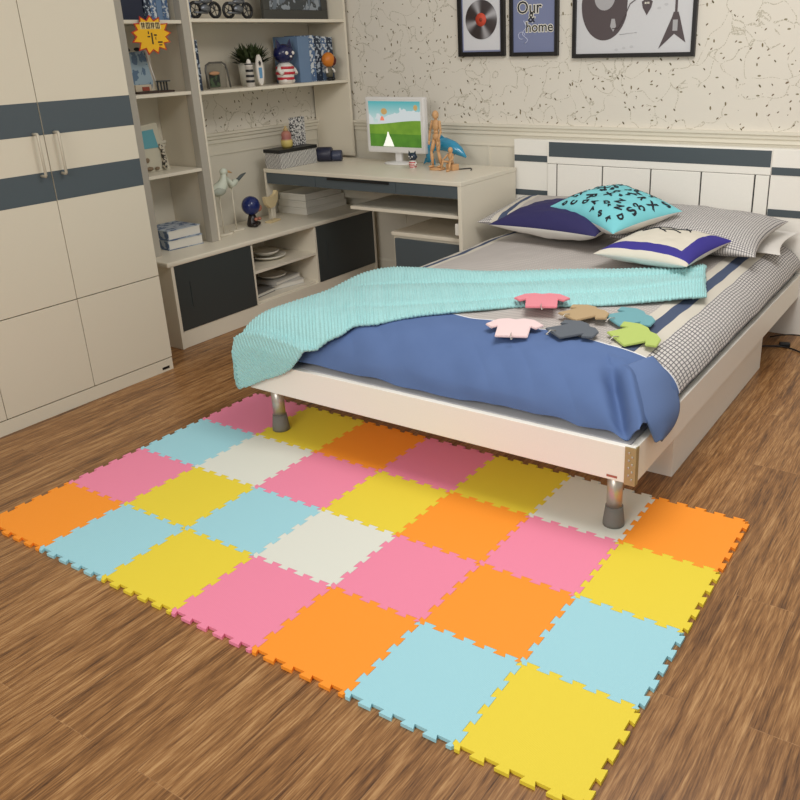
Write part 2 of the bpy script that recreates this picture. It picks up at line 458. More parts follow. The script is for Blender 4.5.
# ------------------------------------------------------------------ desk
dz = .745; dx0, dx1, dy0, dy1 = -3.685, -2.312, 3.585, 4.160
dk = thing('desk', 'white desk with slate drawers by the headboard', 'desk', (-3.0, 3.9, 0))
Wd(MB().box(dx0, dx1, dy0, dy1, dz - .022, dz, .003), 'desktop', WHITE, dk)
Wd(MB().box(dx1 - .022, dx1 - .001, dy0 + .002, dy1 - .005, 0, dz - .0225, .0015), 'side_panel', WHITE, dk)
Wd(MB().box(dx0 + .001, dx0 + .014, dy0 + .002, dy0 + .05, .4495, dz - .0225, .001), 'leg', WHITE, dk)
Wd(MB().box(dx0 + .016, dx1 - .024, dy1 - .03, dy1 - .01, .50, dz - .0225, .001), 'back_panel', PANEL, dk)
for x0, x1 in ((dx0 + .018, -3.292), (-3.289, -2.727), (-2.724, dx1 - .024)):
    dd = Wd(MB().box(x0, x1, dy0 + .004, dy0 + .35, .660, .7215, .001), 'drawer', DRAWER, dk, 'slate drawer front')
    if x0 < -3.2 and x0 > -3.3:
        Wd(MB().box(x0 + .09, x1 - .04, dy0 - .002, dy0 + .0035, .706, .7205, .002), 'finger_pull', BLACK, dd, 'dark recessed finger pull')
Wd(MB().box(-3.06, dx1 - .024, dy0 + .02, dy0 + .42, .553, .57, .001), 'keyboard_shelf', WHITE, dk)
Wd(MB().box(dx1 - .05, dx1 - .0225, dy0 + .01, dy0 + .05, .47, .53, .004), 'bracket', PAPER, dk)
pd = thing('drawer_pedestal', 'low white pedestal with slate drawer under the desk', 'drawer unit', (-2.58, 3.9, 0))
Wd(MB().box(-2.81, dx1 - .026, 3.66, 4.155, 0.0, .42, .001), 'body', WHITE, pd)
Wd(MB().box(-2.815, dx1 - .026, 3.645, 4.155, .4205, .44, .002), 'top', WHITE, pd)
for z0, z1 in ((.21, .405), (.03, .2)):
    Wd(MB().box(-2.795, dx1 - .04, 3.645, 3.6595, z0, z1, .001), 'drawer', DRAWER, pd, 'slate drawer front')

# ------------------------------------------------------------------ bed
bx0, bx1 = -2.305, -.757
bed = thing('bed', 'white double bed with panelled headboard with slate strips', 'bed', (-1.53, 3.1, 0))
Wd(MB().box(bx0, bx1 - .003, 2.05, 2.07, .197, .314, .002), 'footboard', mat('bed_lacquer', (241, 238, 230), .35), bed)
BL = MATS['bed_lacquer']
Wd(MB().box(bx1 - .022, bx1, 2.0705, 4.178, .197, .314, .002), 'side_rail', BL, bed)
Wd(MB().box(bx0, bx0 + .022, 2.0705, 4.178, .197, .314, .002), 'side_rail', BL, bed)
Wd(MB().box(bx0 + .023, bx1 - .023, 2.0705, 4.17, .22, .262, 0), 'slat_base', BL, bed)
Wd(MB().box(bx0 + .06, -.79, 2.50, 3.66, 0, .196, .002), 'storage_base', BL, bed)
cb = MB(); cb.box(bx1 - .03, bx1 + .004, 2.0455, 2.0495, .195, .317, .001); cb.box(bx1 + .0003, bx1 + .004, 2.0495, 2.07, .195, .317, .001)
cbo = Wd(cb, 'corner_bracket', BRONZE, bed, 'bronze metal corner guard')
em = MB()
for k in range(8): em.ball((bx1 - .012 + .005 * (-1) ** k, 2.0445, .215 + k * .012), (.0035, .0012, .0045), 10)
Wd(em, 'emblem', STEEL, cbo)
Wd(MB().box(bx1 - .085, bx1 - .052, 2.0485, 2.0499, .206, .213, .0002), 'maker_label', mat('rust_print', (170, 96, 80), .6), bed, 'small rust-red printed mark')
for lx in (-.84, -2.235):
    lg = Wd(MB().lathe([(.024, .058), (.024, .197)], (lx, 2.115, 0), 28), 'leg', STEEL, bed, 'satin metal leg')
    Wd(MB().lathe([(.0335, .0098), (.0335, .02), (.027, .075), (.0245, .075)], (lx, 2.115, 0), 28), 'foot_cap', RUBBER, lg, 'grey rubber foot')
# headboard
hf = 4.18; hx0, hx1 = -2.335, -.725
hb = Wd(MB().box(hx0, hx1, hf, 4.235, .0, .895, .002), 'headboard', BL, bed)
Wd(MB().box(-2.125, -.945, hf - .01, hf - .0005, .775, .893, .002), 'upper_board', BL, hb)
Wd(MB().box(-2.115, -.948, hf - .011, hf - .0095, .811, .888, .0005), 'strip', GREYB, hb, 'long slate strip')
for x0, x1, z0, z1 in ((hx0 + .003, -2.127, .778, .812), (hx0 + .003, -2.127, .592, .624), (-.943, hx1 - .003, .776, .812), (-.943, hx1 - .003, .580, .615)):
    Wd(MB().box(x0, x1, hf - .0025, hf - .0003, z0, z1, .0005), 'strip', GREYB, hb, 'short slate strip')
xs = [-2.125, -2.066, -1.80, -1.535, -1.275, -1.015, -.945]
for i in range(6):
    a, b = xs[i] + .0035, xs[i + 1] - .0035
    Wd(MB().box(a, b, hf - .012, hf - .0003, .5, .772, .003), 'panel', BL, hb)
Wd(MB().box(xs[0], xs[-1], hf - .0018, hf - .0002, .5, .772, 0), 'groove_backing', BLACK, hb)

# mattress and quilt
def Hq(x, y, hw=.775, p=5):
    xn = min(abs(x + 1.53) / hw, 1); yn = min(max((2.36 - y) / .286, 0), 1)
    return .316 + .171 * (1 - xn ** p) ** (1 / 2.2) * (1 - yn ** 2.4) ** (1 / 1.8)
mt = MB().box(-2.277, -.783, 2.0715, 4.165, .263, .311, .012)
tag(mt.build('mattress', SHEET), 'white mattress lying in the bed frame under the quilt', 'mattress')
q_ = MB(); NU, NV = 320, 360; uvs = []; pts = []
def ease(t): return math.sin((t - .5) * PI) * .5 + .5
for j in range(NV + 1):
    tv = j / NV; y = 2.075 + (1 - math.cos(tv * PI / 2)) * 2.09
    for i in range(NU + 1):
        tu = ease(i / NU); x = -1.53 + (tu - .5) * 2 * .772
        z = Hq(x, y) + .006
        fr = max(0, min(1, (2.5 - y) / .4))
        P_ = Vector((x, y, 0))
        z += .010 * noise.noise(P_ * 3.1) + .0045 * noise.noise(P_ * 9)
        # wrinkles of the blue foot panel: diagonal creases
        wv = noise.noise(Vector(((x * .8 + y * .9) * 9, (x * .5 - y * .6) * 2.2, 5)))
        z += fr * .012 * abs(wv)
        ex = max(0, abs(x + 1.53) - .60) / .17
        side = .004 * noise.noise(Vector((y * 7, 0, 9))) * ex
        xx = x + (1 if x > -1.53 else -1) * side
        yy = y - fr * (.010 * noise.noise(Vector((x * 6, z * 12, 2)))) * min(1, max(0, (z - .33) / .05))
        # bulging corner fold lying over the right rail near the foot
        cdx = min(1, max(0, (x + .98) / .22)); cdy = max(0, 1 - abs(y - 2.19) / .24)
        cb_ = cdx * cdx * min(1, cdy * 1.6)
        z += .012 * cb_
        # deep crease leading down to the corner
        ax_, ay_, bx_, by_ = -.93, 2.27, -.795, 2.075
        tt = ((x - ax_) * (bx_ - ax_) + (y - ay_) * (by_ - ay_)) / ((bx_ - ax_) ** 2 + (by_ - ay_) ** 2)
        tc_ = min(1, max(0, tt)); sgd = ((x - ax_) * (by_ - ay_) - (y - ay_) * (bx_ - ax_)) / .237
        dd_ = math.hypot(x - ax_ - tc_ * (bx_ - ax_), y - ay_ - tc_ * (by_ - ay_))
        kk = min(1, tc_ * 3 + .2)
        z -= .055 * kk * math.exp(-((dd_ if sgd > 0 else dd_ * 3) / .034) ** 2) * min(1, (z - .318) / .07)
        z += .028 * kk * math.exp(-((dd_ - .040) / .022) ** 2) * (1 if sgd < 0 else .1)
        pts.append((xx, yy, max(z, .3195)))
# arc length uv
for j in range(NV + 1):
    for i in range(NU + 1): uvs.append([0, 0])
jm = int(NV * .6); im = NU // 2
au = [0] * (NU + 1)
for i in range(im + 1, NU + 1):
    au[i] = au[i - 1] + (Vector(pts[jm * (NU + 1) + i]) - Vector(pts[jm * (NU + 1) + i - 1])).length
for i in range(im - 1, -1, -1):
    au[i] = au[i + 1] - (Vector(pts[jm * (NU + 1) + i]) - Vector(pts[jm * (NU + 1) + i + 1])).length
for j in range(NV + 1):
    for i in range(NU + 1):
        uvs[j * (NU + 1) + i] = (au[i], pts[j * (NU + 1) + i][1])
q_.add(pts, [[j * (NU + 1) + i, j * (NU + 1) + i + 1, (j + 1) * (NU + 1) + i + 1, (j + 1) * (NU + 1) + i] for j in range(NV) for i in range(NU)], True)
quilt = tag(q_.build('quilt', PLAID, uv=uvs), 'grey check quilt with navy stripes and plain blue foot panel', 'quilt')
sd = quilt.modifiers.new('thickness', 'SOLIDIFY'); sd.thickness = .006; sd.offset = -1

def cat3(pts, t):
    n = len(pts) - 1; i = min(int(t * n), n - 1); f = t * n - i
    p0, p1, p2, p3 = (Vector(pts[max(i - 1, 0)]), Vector(pts[i]), Vector(pts[i + 1]), Vector(pts[min(i + 2, n)]))
    return .5 * ((2 * p1) + (p2 - p0) * f + (2 * p0 - 5 * p1 + 4 * p2 - p3) * f * f + (3 * p1 - p0 - 3 * p2 + p3) * f ** 3)
FL = [(-.890, 2.30, .455), (-.845, 2.215, .440), (-.800, 2.16, .405), (-.758, 2.135, .358), (-.738, 2.150, .298)]
FR = [(-.850, 2.40, .462), (-.800, 2.40, .412), (-.764, 2.40, .352), (-.744, 2.365, .316), (-.738, 2.30, .290), (-.741, 2.205, .280)]
fl = MB()
def flap(a, b):
    p = cat3(FL, b).lerp(cat3(FR, b), a); k = math.sin(a * PI) * math.sin(min(1, b * 1.3) * PI * .7)
    return p + Vector((.012, -.004, .010)) * k
fl.grid(flap, 24, 40)
BLUE = mat('plain_blue_cotton', (89, 112, 156), .85, bump=.15, bscale=500)
fo_ = fl.build('corner_fold', BLUE, quilt); sd = fo_.modifiers.new('thickness', 'SOLIDIFY'); sd.thickness = .008; sd.offset = -1

# ------------------------------------------------------------------ aqua blanket
def interp(pts, s):
    ds = [0]
    for a, b in zip(pts, pts[1:]): ds.append(ds[-1] + math.hypot(b[0] - a[0], b[1] - a[1]))
    t = s * ds[-1]
    for i in range(len(pts) - 1):
        if t <= ds[i + 1] + 1e-9:
            f = (t - ds[i]) / (ds[i + 1] - ds[i] + 1e-12)
            p0 = pts[max(i - 1, 0)]; p1 = pts[i]; p2 = pts[i + 1]; p3 = pts[min(i + 2, len(pts) - 1)]
            return tuple(.5 * ((2 * p1[k]) + (-p0[k] + p2[k]) * f + (2 * p0[k] - 5 * p1[k] + 4 * p2[k] - p3[k]) * f * f + (-p0[k] + 3 * p1[k] - 3 * p2[k] + p3[k]) * f ** 3) for k in (0, 1))
    return pts[-1]
TOP = [(-2.56, 2.10), (-2.56, 2.30), (-2.53, 2.55), (-2.46, 2.74), (-2.35, 2.80), (-2.2, 2.85), (-2.1, 2.864), (-1.95, 2.89), (-1.804, 2.922), (-1.64, 3.0), (-1.474, 3.103), (-1.295, 3.209), (-1.072, 3.358), (-1.003, 3.435)]
LOW = [(-2.37, 'h', .185), (-2.29, 'h', .200), (-2.18, 'h', .252), (-2.06, 'h', .312), (-1.957, 2.068), (-1.89, 2.12), (-1.86, 2.17), (-1.772, 2.223), (-1.614, 2.384), (-1.531, 2.467), (-1.397, 2.576), (-1.167, 2.713), (-1.025, 2.841), (-.877, 3.027)]
def Hb(x, y):
    xn = min(abs(x + 1.53) / .845, 1); k = max(0, min(1, (-1.80 - x) / .4)); wd = .30 - .17 * k
    yn = min(max((2.36 - (.30 - wd) - y) / (wd + .012), 0), 1)
    return .326 + .176 * (1 - xn ** 7) ** (1 / 2.2) * (1 - yn ** (2.4 + k)) ** (1 / 1.8)
def on_bed(X, Y, lift):
    bx_, by_ = -2.340, 2.032
    dx = max(0, bx_ - X); dy = max(0, by_ - Y)
    x = max(X, bx_); y = max(Y, by_)
    z = Hb(x, y) if y > 2.07 else Hb(x, 2.07) + (Hb(x, 2.075) - Hb(x, 2.07)) * 0
    dr = math.hypot(dx, dy); k = min(1, dr / .05); k = k * k * (3 - 2 * k)
    nx = -dx / (dr + 1e-6); ny = -dy / (dr + 1e-6)
    return Vector((x + lift * k * nx, y + lift * k * ny - .003 * (dy > 0), z + lift * (1 - k) - dr))
LOW = [p if len(p) == 2 else (p[0], 2.032 - (Hb(max(p[0], -2.34), 2.07) - p[2]) + .012) for p in LOW]
bl = MB(); NS, NT_ = 1150, 70; pv = []
for j in range(NT_ + 1):
    t = j / NT_
    for i in range(NS + 1):
        s_ = i / NS
        a = interp(LOW, s_); b = interp(TOP, s_)
        X = a[0] + (b[0] - a[0]) * t; Y = a[1] + (b[1] - a[1]) * t
        env = 1 - .0
        bulk = .013 + .010 * noise.noise(Vector((s_ * 5, t * 4, 1)))
        # long folds running the length of the throw on the right part
        fr = max(0, min(1, (s_ - .22) / .2))
        bulk += fr * .016 * math.exp(-((t - (.82 - .1 * s_)) / .12) ** 2) + fr * .012 * math.exp(-((t - .35) / .16) ** 2)
        crease = fr * .017 * math.exp(-((t - (.60 + .22 * (s_ - .5))) / .022) ** 2) + fr * .010 * math.exp(-((t - .16 - .4 * max(0, s_ - .6)) / .02) ** 2)
        edge = min(t, 1 - t, s_ * 8, (1 - s_) * 8)
        lift = (bulk - crease) * min(1, .35 + edge * 9)
        rib = .0023 * math.sin(s_ * 2 * PI * 150 + .8 * math.sin(t * 7))
        rib += .0026 * noise.noise(Vector((s_ * 300, t * 60, 7)))
        wob = .0012 * math.sin(s_ * 2 * PI * 75) * (1 if j in (0, NT_) else 0)
        p = on_bed(X + wob * .3, Y + wob, lift + rib)
        pv.append(p)
bl.add(pv, [[j * (NS + 1) + i, j * (NS + 1) + i + 1, (j + 1) * (NS + 1) + i + 1, (j + 1) * (NS + 1) + i] for j in range(NT_) for i in range(NS)], True)
blanket = tag(bl.build('throw_blanket', AQUA), 'ribbed aqua throw blanket laid diagonally across the bed, draped over the corner', 'blanket')
sd = blanket.modifiers.new('thickness', 'SOLIDIFY'); sd.thickness = .008; sd.offset = -1

# ------------------------------------------------------------------ pillows
def pillow(name, label, w_, d_, h_, loc, rz, tilt=(0, 0), top=WCLOTH, bottom=WCLOTH, cat='pillow', group=None, seed=0, p=.55, pinch=.10, matx=None, n=60):
    """returns empty with cover mesh; local shape function kept for prints"""
    def shp(u, v, sgn):
        prof = max(0, (1 - abs(u) ** 2.6)) ** p * max(0, (1 - abs(v) ** 2.6)) ** p
        x = w_ / 2 * u * (1 - pinch * (1 - v * v)); x = w_ / 2 * u * (1 - pinch * (1 - abs(v) ** 2) * abs(u))
        y = d_ / 2 * v * (1 - pinch * (1 - abs(u) ** 2) * abs(v))
        wr = .35 * noise.noise(Vector((u * 2.2, v * 2.2, seed))) + .12 * noise.noise(Vector((u * 6, v * 6, seed + 3)))
        z = sgn * h_ / 2 * prof * (1 + wr * .45)
        if sgn < 0: z *= .95
        return Vector((x, y, z))
    rot = Matrix.Rotation(rz, 4, 'Z') @ Matrix.Rotation(tilt[0], 4, 'X') @ Matrix.Rotation(tilt[1], 4, 'Y')
    e = thing(name, label, cat, loc, 0, group)
    e['tmp'] = 1; del e['tmp']
    for nm, sg, mm in (('top_cover', 1, top), ('under_cover', -1, bottom)):
        mb = MB(); uv = []
        for j in range(n + 1):
            for i in range(n + 1):
                u = math.sin((i / n - .5) * PI); v = math.sin((j / n - .5) * PI)
                mb.v.append(tuple(rot @ shp(u, v, sg))); uv.append((u * w_ / 2, v * d_ / 2))
        mb.f = [[j * (n + 1) + i, j * (n + 1) + i + 1, (j + 1) * (n + 1) + i + 1, (j + 1) * (n + 1) + i] for j in range(n) for i in range(n)]
        mb.s = [True] * len(mb.f); mb.m = [0] * len(mb.f)
        me = L(mb, nm, mm, e, uv=uv)
    return e, (lambda x, y, lift: rot @ (shp(max(-1, min(1, x / (w_ / 2))), max(-1, min(1, y / (d_ / 2))), 1) + Vector((0, 0, lift))))
pillow('pillow', 'grey pillow with navy stripe at the left of the headboard', .72, .46, .14, (-1.93, 3.92, .555), 0, (.12, 0), PLAIDP, PLAIDC, seed=4)
pillow('pillow', 'plain pale pillow mostly hidden under the right check pillow', .60, .34, .05, (-1.085, 3.985, .506), 0, (.10, .02), WCLOTH, WCLOTH, seed=9)
pillow('pillow', 'dark check pillow on top at the right of the headboard', .68, .48, .15, (-1.165, 3.83, .565), -.05, (.14, .03), PLAIDC, PLAIDC, seed=14)
NVT = mat('navy_top', (42, 38, 88), .85, bump=.2, bscale=500)
pillow('cushion', 'dark navy cushion with white underside, left of the teal one', .60, .42, .15, (-1.760, 3.64, .597), -.13, (.08, -.02), NVT, WCLOTH, 'cushion', seed=21)
tc, tf_teal = pillow('cushion', 'teal cushion printed with black letters on top of the pile', .46, .41, .16, (-1.515, 3.665, .660), -.47, (.12, .12), TEAL, WCLOTH, 'cushion', seed=33)
# letter print
lm = MB(); random.seed(5)
placed = []
chars = 'CDSRSBDGZXNCISAJKE&SR'
for k in range(150):
    x = random.uniform(-.205, .205); y = random.uniform(-.185, .185); sz = random.choice((.030, .042, .055, .070))
    if any((x - a) ** 2 + (y - b) ** 2 < ((sz + s2) * .42) ** 2 for a, b, s2 in placed): continue
    placed.append((x, y, sz))
    an = random.uniform(-1.2, 2.2)
    r2 = Matrix.Translation((x, y, 0)) @ Matrix.Rotation(an, 4, 'Z')
    def onto(co, r2=r2):
        w3 = r2 @ Vector((co.x, co.y, 0)); return tf_teal(w3.x, w3.y, .0022)
    text_mb(random.choice(chars), sz, 0, onto, .0028, mb=lm)
L(lm, 'letter_print', mat('black_ink', (18, 24, 34), .8), tc, 'black letters printed on the teal cover')
# white cushion with navy border
t = NT('bordered_cushion', .85, .15)
u, v, _ = t.sep(t.coord('UV'))
mx_ = t.math('MAXIMUM', u, t.math('MULTIPLY', v, -1))
brd = t.step(mx_, .150, .212)
t.color(t.mix(brd, lin((212, 206, 192)), lin((64, 58, 140))))
wc, tf_w = pillow('cushion', 'white cushion with purple-navy border and dark brush strokes', .42, .48, .12, (-1.185, 3.43, .562), -.10, (.02, .0), t.m, WCLOTH, 'cushion', seed=41)
sm = MB()
for pth in ([(-.10, .10), (-.04, .14), (.02, .10), (.07, .13)], [(-.05, .05), (.0, .09), (.05, .05)], [(-.12, .02), (-.06, .07), (-.01, .03)], [(.03, .16), (.08, .09)]):
    pp = []
    for a, b in zip(pth, pth[1:]):
        for k in range(7):
            pp.append((a[0] + (b[0] - a[0]) * k / 6, a[1] + (b[1] - a[1]) * k / 6))
    sm.tube([tf_w(x, y, .001) for x, y in pp], .003, 6)
L(sm, 'brush_print', MATS['black_ink'], wc, 'dark brush strokes')

# ------------------------------------------------------------------ felt T-shirt shapes with clips
def surf_z(x, y): return Hq(x, y) + .010
shirt = [(-.036, -.055), (.036, -.055), (.037, .006), (.050, -.006), (.066, .016), (.042, .048), (.017, .055), (0, .048), (-.017, .055), (-.042, .048), (-.066, .016), (-.050, -.006), (-.037, .006)]
def tee(loc, rz, scale, rgb, label, cn, dz_=.004, stretch=(1, 1), tilt=0):
    e = thing('shirt_ornament', label, 'ornament', loc, rz, 'small felt shirt shapes on the quilt')
    out = [(x * scale * stretch[0], y * scale * stretch[1]) for x, y in shirt]
    bm = bmesh.new(); vs = [bm.verts.new((x, y, 0)) for x, y in out]; f = bm.faces.new(vs)
    r = bmesh.ops.extrude_face_region(bm, geom=[f]); bmesh.ops.translate(bm, verts=[g for g in r['geom'] if isinstance(g, bmesh.types.BMVert)], vec=(0, 0, .007))
    bmesh.ops.recalc_face_normals(bm, faces=bm.faces)
    bmesh.ops.bevel(bm, geom=list(bm.edges), offset=.0022, segments=2, affect='EDGES')
    L(MB().bm(bm), 'felt_body', mat('felt_' + cn, rgb, .95, bump=.3, bscale=600), e)
    s = scale * stretch[1]
    L(MB().tube([(0, -.046 * s, .012), (0, -.060 * s, .016), (0, -.066 * s, .010), (0.004, -.074 * s, .006), (.008, -.068 * s, .006)], .0017, 8), 'clip', STEEL, e, 'small metal clip')
    return e
def place_tee(x, y, rz, sc, rgb, label, cn, up=0, st=(1, 1)):
    sl = (surf_z(x + .05, y) - surf_z(x - .05, y)) / .1
    e = tee((x, y, surf_z(x, y) + .007 + up), rz, sc, rgb, label, cn, stretch=st)
    e.rotation_euler = (math.atan((surf_z(x, y + .04) - surf_z(x, y - .04)) / .08), -math.atan(sl), rz)
place_tee(-1.335, 2.585, .45, 1.55, (222, 136, 148), 'coral pink felt shirt shape nearest the aqua blanket', 'coral', .024)
place_tee(-1.165, 2.575, -.45, 1.38, (176, 152, 116), 'tan felt shirt shape between the coral and teal ones', 'tan', .006)
place_tee(-1.020, 2.640, -.6, 1.38, (108, 160, 168), 'dusty teal felt shirt shape near the right navy stripe', 'teal')
place_tee(-.945, 2.490, -.55, 1.38, (172, 190, 104), 'lime green felt shirt shape nearest the right bed rail', 'lime', .004)
place_tee(-1.125, 2.400, -.6, 1.38, (92, 98, 106), 'dark grey felt shirt shape between pale pink and lime ones', 'grey', .004)
place_tee(-1.305, 2.325, .4, 1.5, (228, 204, 204), 'pale pink felt shirt shape on the blue panel', 'palepink', .004)

# ------------------------------------------------------------------ cables on the floor at the right
cp = []
for k in range(40):
    a = k / 39; cp.append((-.86 + a * .55, 3.93 + .05 * math.sin(a * 8) - .14 * a * a, .006))
tag(MB().tube(cp, .0038, 8).build('power_cable', BLACK), 'longer black power cable snaking over the wooden floor right of the bed', 'cable')
cp = [(-.85 + .40 * k / 20, 4.09 + .02 * math.sin(k * .4), .006 + .03 * math.sin(PI * k / 20)) for k in range(21)]
tag(MB().tube(cp, .0032, 8).build('power_cable', BLACK), 'thin black cable arching close to the headboard foot', 'cable')
tag(MB().box(-.785, -.735, 3.985, 4.015, .0, .020, .006, rot=.4).build('adapter_block', BLACK), 'small black adapter plug on the floor between the two cables', 'adapter')

# ------------------------------------------------------------------ foam mat
FO = {'o': foam('orange', (250, 152, 44)), 'b': foam('blue', (160, 212, 224)), 'y': foam('yellow', (232, 210, 62)), 'p': foam('pink', (238, 138, 168)), 'w': foam('white', (222, 224, 214))}
CN = {'o': 'orange', 'b': 'light blue', 'y': 'yellow', 'p': 'pink', 'w': 'white'}
ROWS = ['obypoby', 'pybwpob', 'bwpyopy', 'pyopywo']
RN = ['front row of the mat', 'second row from the front', 'third row from the front', 'back row under the bed foot']
ON = ['first from the left', 'second from the left', 'third from the left', 'in the middle', 'third from the right', 'second from the right', 'last on the right']
T = .3
MO = (-2.587, 1.129)
def edge_pts():
    d = .0068; pts = [(0, 0), (.004, -d)]
    for k in range(5):
        c = .03 + .06 * k
        pts += [(c - .0125, -d), (c - .0180, d), (c + .0180, d), (c + .0125, -d)]
    pts += [(T - .004, -d)]
    return pts
EP = edge_pts()
def tile_poly():
    g = .0004; out = []
    for t_, o in EP: out.append((t_, o + g))               # bottom edge (left to right)
    for t_, o in EP: out.append((T + o - g, t_))           # right edge
    for t_, o in reversed([(T, 0)] + [(a, b) for a, b in EP[1:]]): pass
    top = [(t_, T + o - g) for t_, o in EP[1:]] + [(T, T)]
    out2 = out + [(T, T)] + [(t_, T + o - g) for t_, o in reversed(EP[1:])] + [(0, T)] + [(o + g, t_) for t_, o in reversed(EP[1:])]
    return out2
TP = tile_poly()
tile_mesh = {}
for r_, row in enumerate(ROWS):
    for c_, ch in enumerate(row):
        if ch not in tile_mesh:
            o = MB().prism(TP, .0095).build('foam_tile', FO[ch]); tile_mesh[ch] = o.data
        else:
            o = bpy.data.objects.new('foam_tile', tile_mesh[ch]); COL.objects.link(o)
        o.location = (MO[0] + c_ * T, MO[1] + r_ * T, 0)
        tag(o, '%s foam puzzle tile, %s in the %s' % (CN[ch], ON[c_], RN[r_]), 'foam tile', 'interlocking foam floor tiles')

# ------------------------------------------------------------------ pictures on the back wall
def frame(x0, x1, z0, z1, label, bw=.02):
    e = thing('framed_picture', label, 'picture', ((x0 + x1) / 2, YB - .001, z0), 0, 'black framed pictures on the back wall')
    y1 = YB - .001; y0 = y1 - .022
    f = MB(); f.box(x0, x0 + bw, y0, y1, z0, z1); f.box(x1 - bw, x1, y0, y1, z0, z1); f.box(x0 + bw, x1 - bw, y0, y1, z0, z0 + bw); f.box(x0 + bw, x1 - bw, y0, y1, z1 - bw, z1)
    Wd(f, 'frame', mat('black_frame', (22, 20, 20), .4), e)
    return e, (x0 + bw, x1 - bw, z0 + bw, z1 - bw), y1 - .010
LB = mat('lilac_backing', (142, 148, 180), .7)
e, (a, b, c0, d), y = frame(-2.717, -2.419, 1.325, 1.700, 'framed vinyl record picture, leftmost of the three frames', .024)
Wd(MB().box(a, b, y, y + .008, c0, d, 0), 'backing', LB, e)
Wd(MB().box(a + .008, b - .008, y - .0015, y - .0002, c0 + .008, d - .008, .0006), 'mount', mat('mount_card', (216, 216, 220), .7), e)
rc = MB(); yy = y - .0035
ax = ((a + b) / 2, yy, 1.513)
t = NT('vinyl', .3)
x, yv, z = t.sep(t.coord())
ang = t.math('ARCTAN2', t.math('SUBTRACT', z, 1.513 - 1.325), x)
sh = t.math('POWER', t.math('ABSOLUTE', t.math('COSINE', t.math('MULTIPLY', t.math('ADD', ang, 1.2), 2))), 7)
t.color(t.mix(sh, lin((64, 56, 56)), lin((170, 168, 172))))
Wd(MB().lathe([(.0, -.0008), (.098, -.0008), (.100, 0), (.098, .0012), (0, .0012)], ax, 48, axis=(0, -1, 0)), 'record', t.m, e, 'dark vinyl record')
Wd(MB().lathe([(.0, 0), (.034, 0), (.034, .001), (0, .001)], (ax[0], yy - .0015, ax[2]), 32, axis=(0, -1, 0)), 'record_label', mat('record_red', (206, 74, 50), .6), e, 'round red record label')
Wd(MB().lathe([(.0, 0), (.010, 0), (.010, .0006), (0, .0006)], (ax[0], yy - .0028, ax[2]), 20, axis=(0, -1, 0)), 'record_hub', mat('hub_brown', (150, 60, 40), .6), e)
e, (a, b, c0, d), y = frame(-2.388, -2.099, 1.322, 1.700, 'framed lilac print reading Our & home, middle of the three frames', .020)
Wd(MB().box(a, b, y, y + .008, c0, d, 0), 'print', mat('lilac_print', (122, 130, 164), .7), e)
def tface(x, yy, z, sz, txt, bold, mb, dp=.0004, flip=0):
    tfm = Matrix.Translation((x, yy, z)) @ Matrix.Rotation(PI / 2, 4, 'X')
    return text_mb(txt, sz, dp, tfm, bold, mb=mb)
wt = MB(); bt = MB()
for x, z, tx, sz in ((-2.272, 1.560, 'Our', .086), (-2.258, 1.510, '&', .066), (-2.212, 1.464, 'home', .071)):
    tface(x, y - .0006, z, sz, tx, .0042, wt); tface(x, y - .0016, z, sz, tx, .0004, bt)
Wd(wt, 'lettering_outline', mat('cream_ink', (232, 228, 214), .7), e); Wd(bt, 'lettering', mat('dark_ink', (40, 40, 44), .7), e, 'dark lettering reading Our & home')
cl = [(-2.300 + .02 * math.sin(k * .55) * (1 - k / 26), y - .0012, 1.385 + k * .0060) for k in range(20)]
tb = MB().tube(cl, .0022, 6); tb.tube([(-2.318 + .020 * math.cos(k * .5), y - .0012, 1.425 + .018 * math.sin(k * .5)) for k in range(11)], .0020, 6)
Wd(tb, 'treble_clef', mat('pale_ink', (190, 196, 220), .7), e, 'pale treble clef')
e, (a, b, c0, d), y = frame(-2.017, -1.370, 1.308, 1.790, 'wide framed guitar print, rightmost of the three frames', .020)
Wd(MB().box(a, b, y, y + .008, c0, d, 0), 'print', mat('guitar_print', (206, 206, 208), .7), e)
INK = mat('guitar_ink', (84, 74, 76), .7); INK2 = mat('pale_grey_ink', (170, 168, 170), .7)
def flat(mb, poly, yy, th=.0006):
    tfm = Matrix.Translation((0, yy, 0)) @ Matrix.Rotation(PI / 2, 4, 'X')
    return mb.prism(poly, th, tfm)
g = MB()
bodyp = []
for k in range(26):   # acoustic body half seen at the left
    an = PI * (.95 + k / 25 * .95); bodyp.append((-1.845 + .125 * math.cos(an), 1.555 + .165 * math.sin(an)))
bodyp += [(-1.72, 1.65), (-1.93, 1.66)]
flat(g, bodyp, y - .0003)
Wd(g, 'guitar_body', INK, e, 'dark guitar body')
g = MB(); flat(g, [(-1.845 + .055 * math.cos(k * PI / 12), 1.590 + .06 * math.sin(k * PI / 12)) for k in range(24)], y - .0012)
flat(g, [(-1.812, 1.455), (-1.795, 1.43), (-1.78, 1.455), (-1.788, 1.49), (-1.805, 1.49)], y - .0012)
Wd(g, 'guitar_top', INK2, e)
g = MB().tube([(-1.800, y - .002, 1.445), (-1.770, y - .002, 1.445), (-1.735, y - .002, 1.50), (-1.71, y - .002, 1.555), (-1.64, y - .002, 1.60), (-1.58, y - .002, 1.66)], .0022, 6)
Wd(g, 'guitar_lead', INK, e)
g = MB(); flat(g, [(-1.622, 1.500), (-1.600, 1.535), (-1.594, 1.562), (-1.606, 1.570), (-1.638, 1.570), (-1.650, 1.562), (-1.644, 1.535)], y - .0012)
pk = Wd(g, 'plectrum', INK, e, 'dark plectrum')
pw = MB()
for q2 in range(3): pw.box(-1.634 + q2 * .009, -1.629 + q2 * .009, y - .0024, y - .0019, 1.551, 1.560, 0)
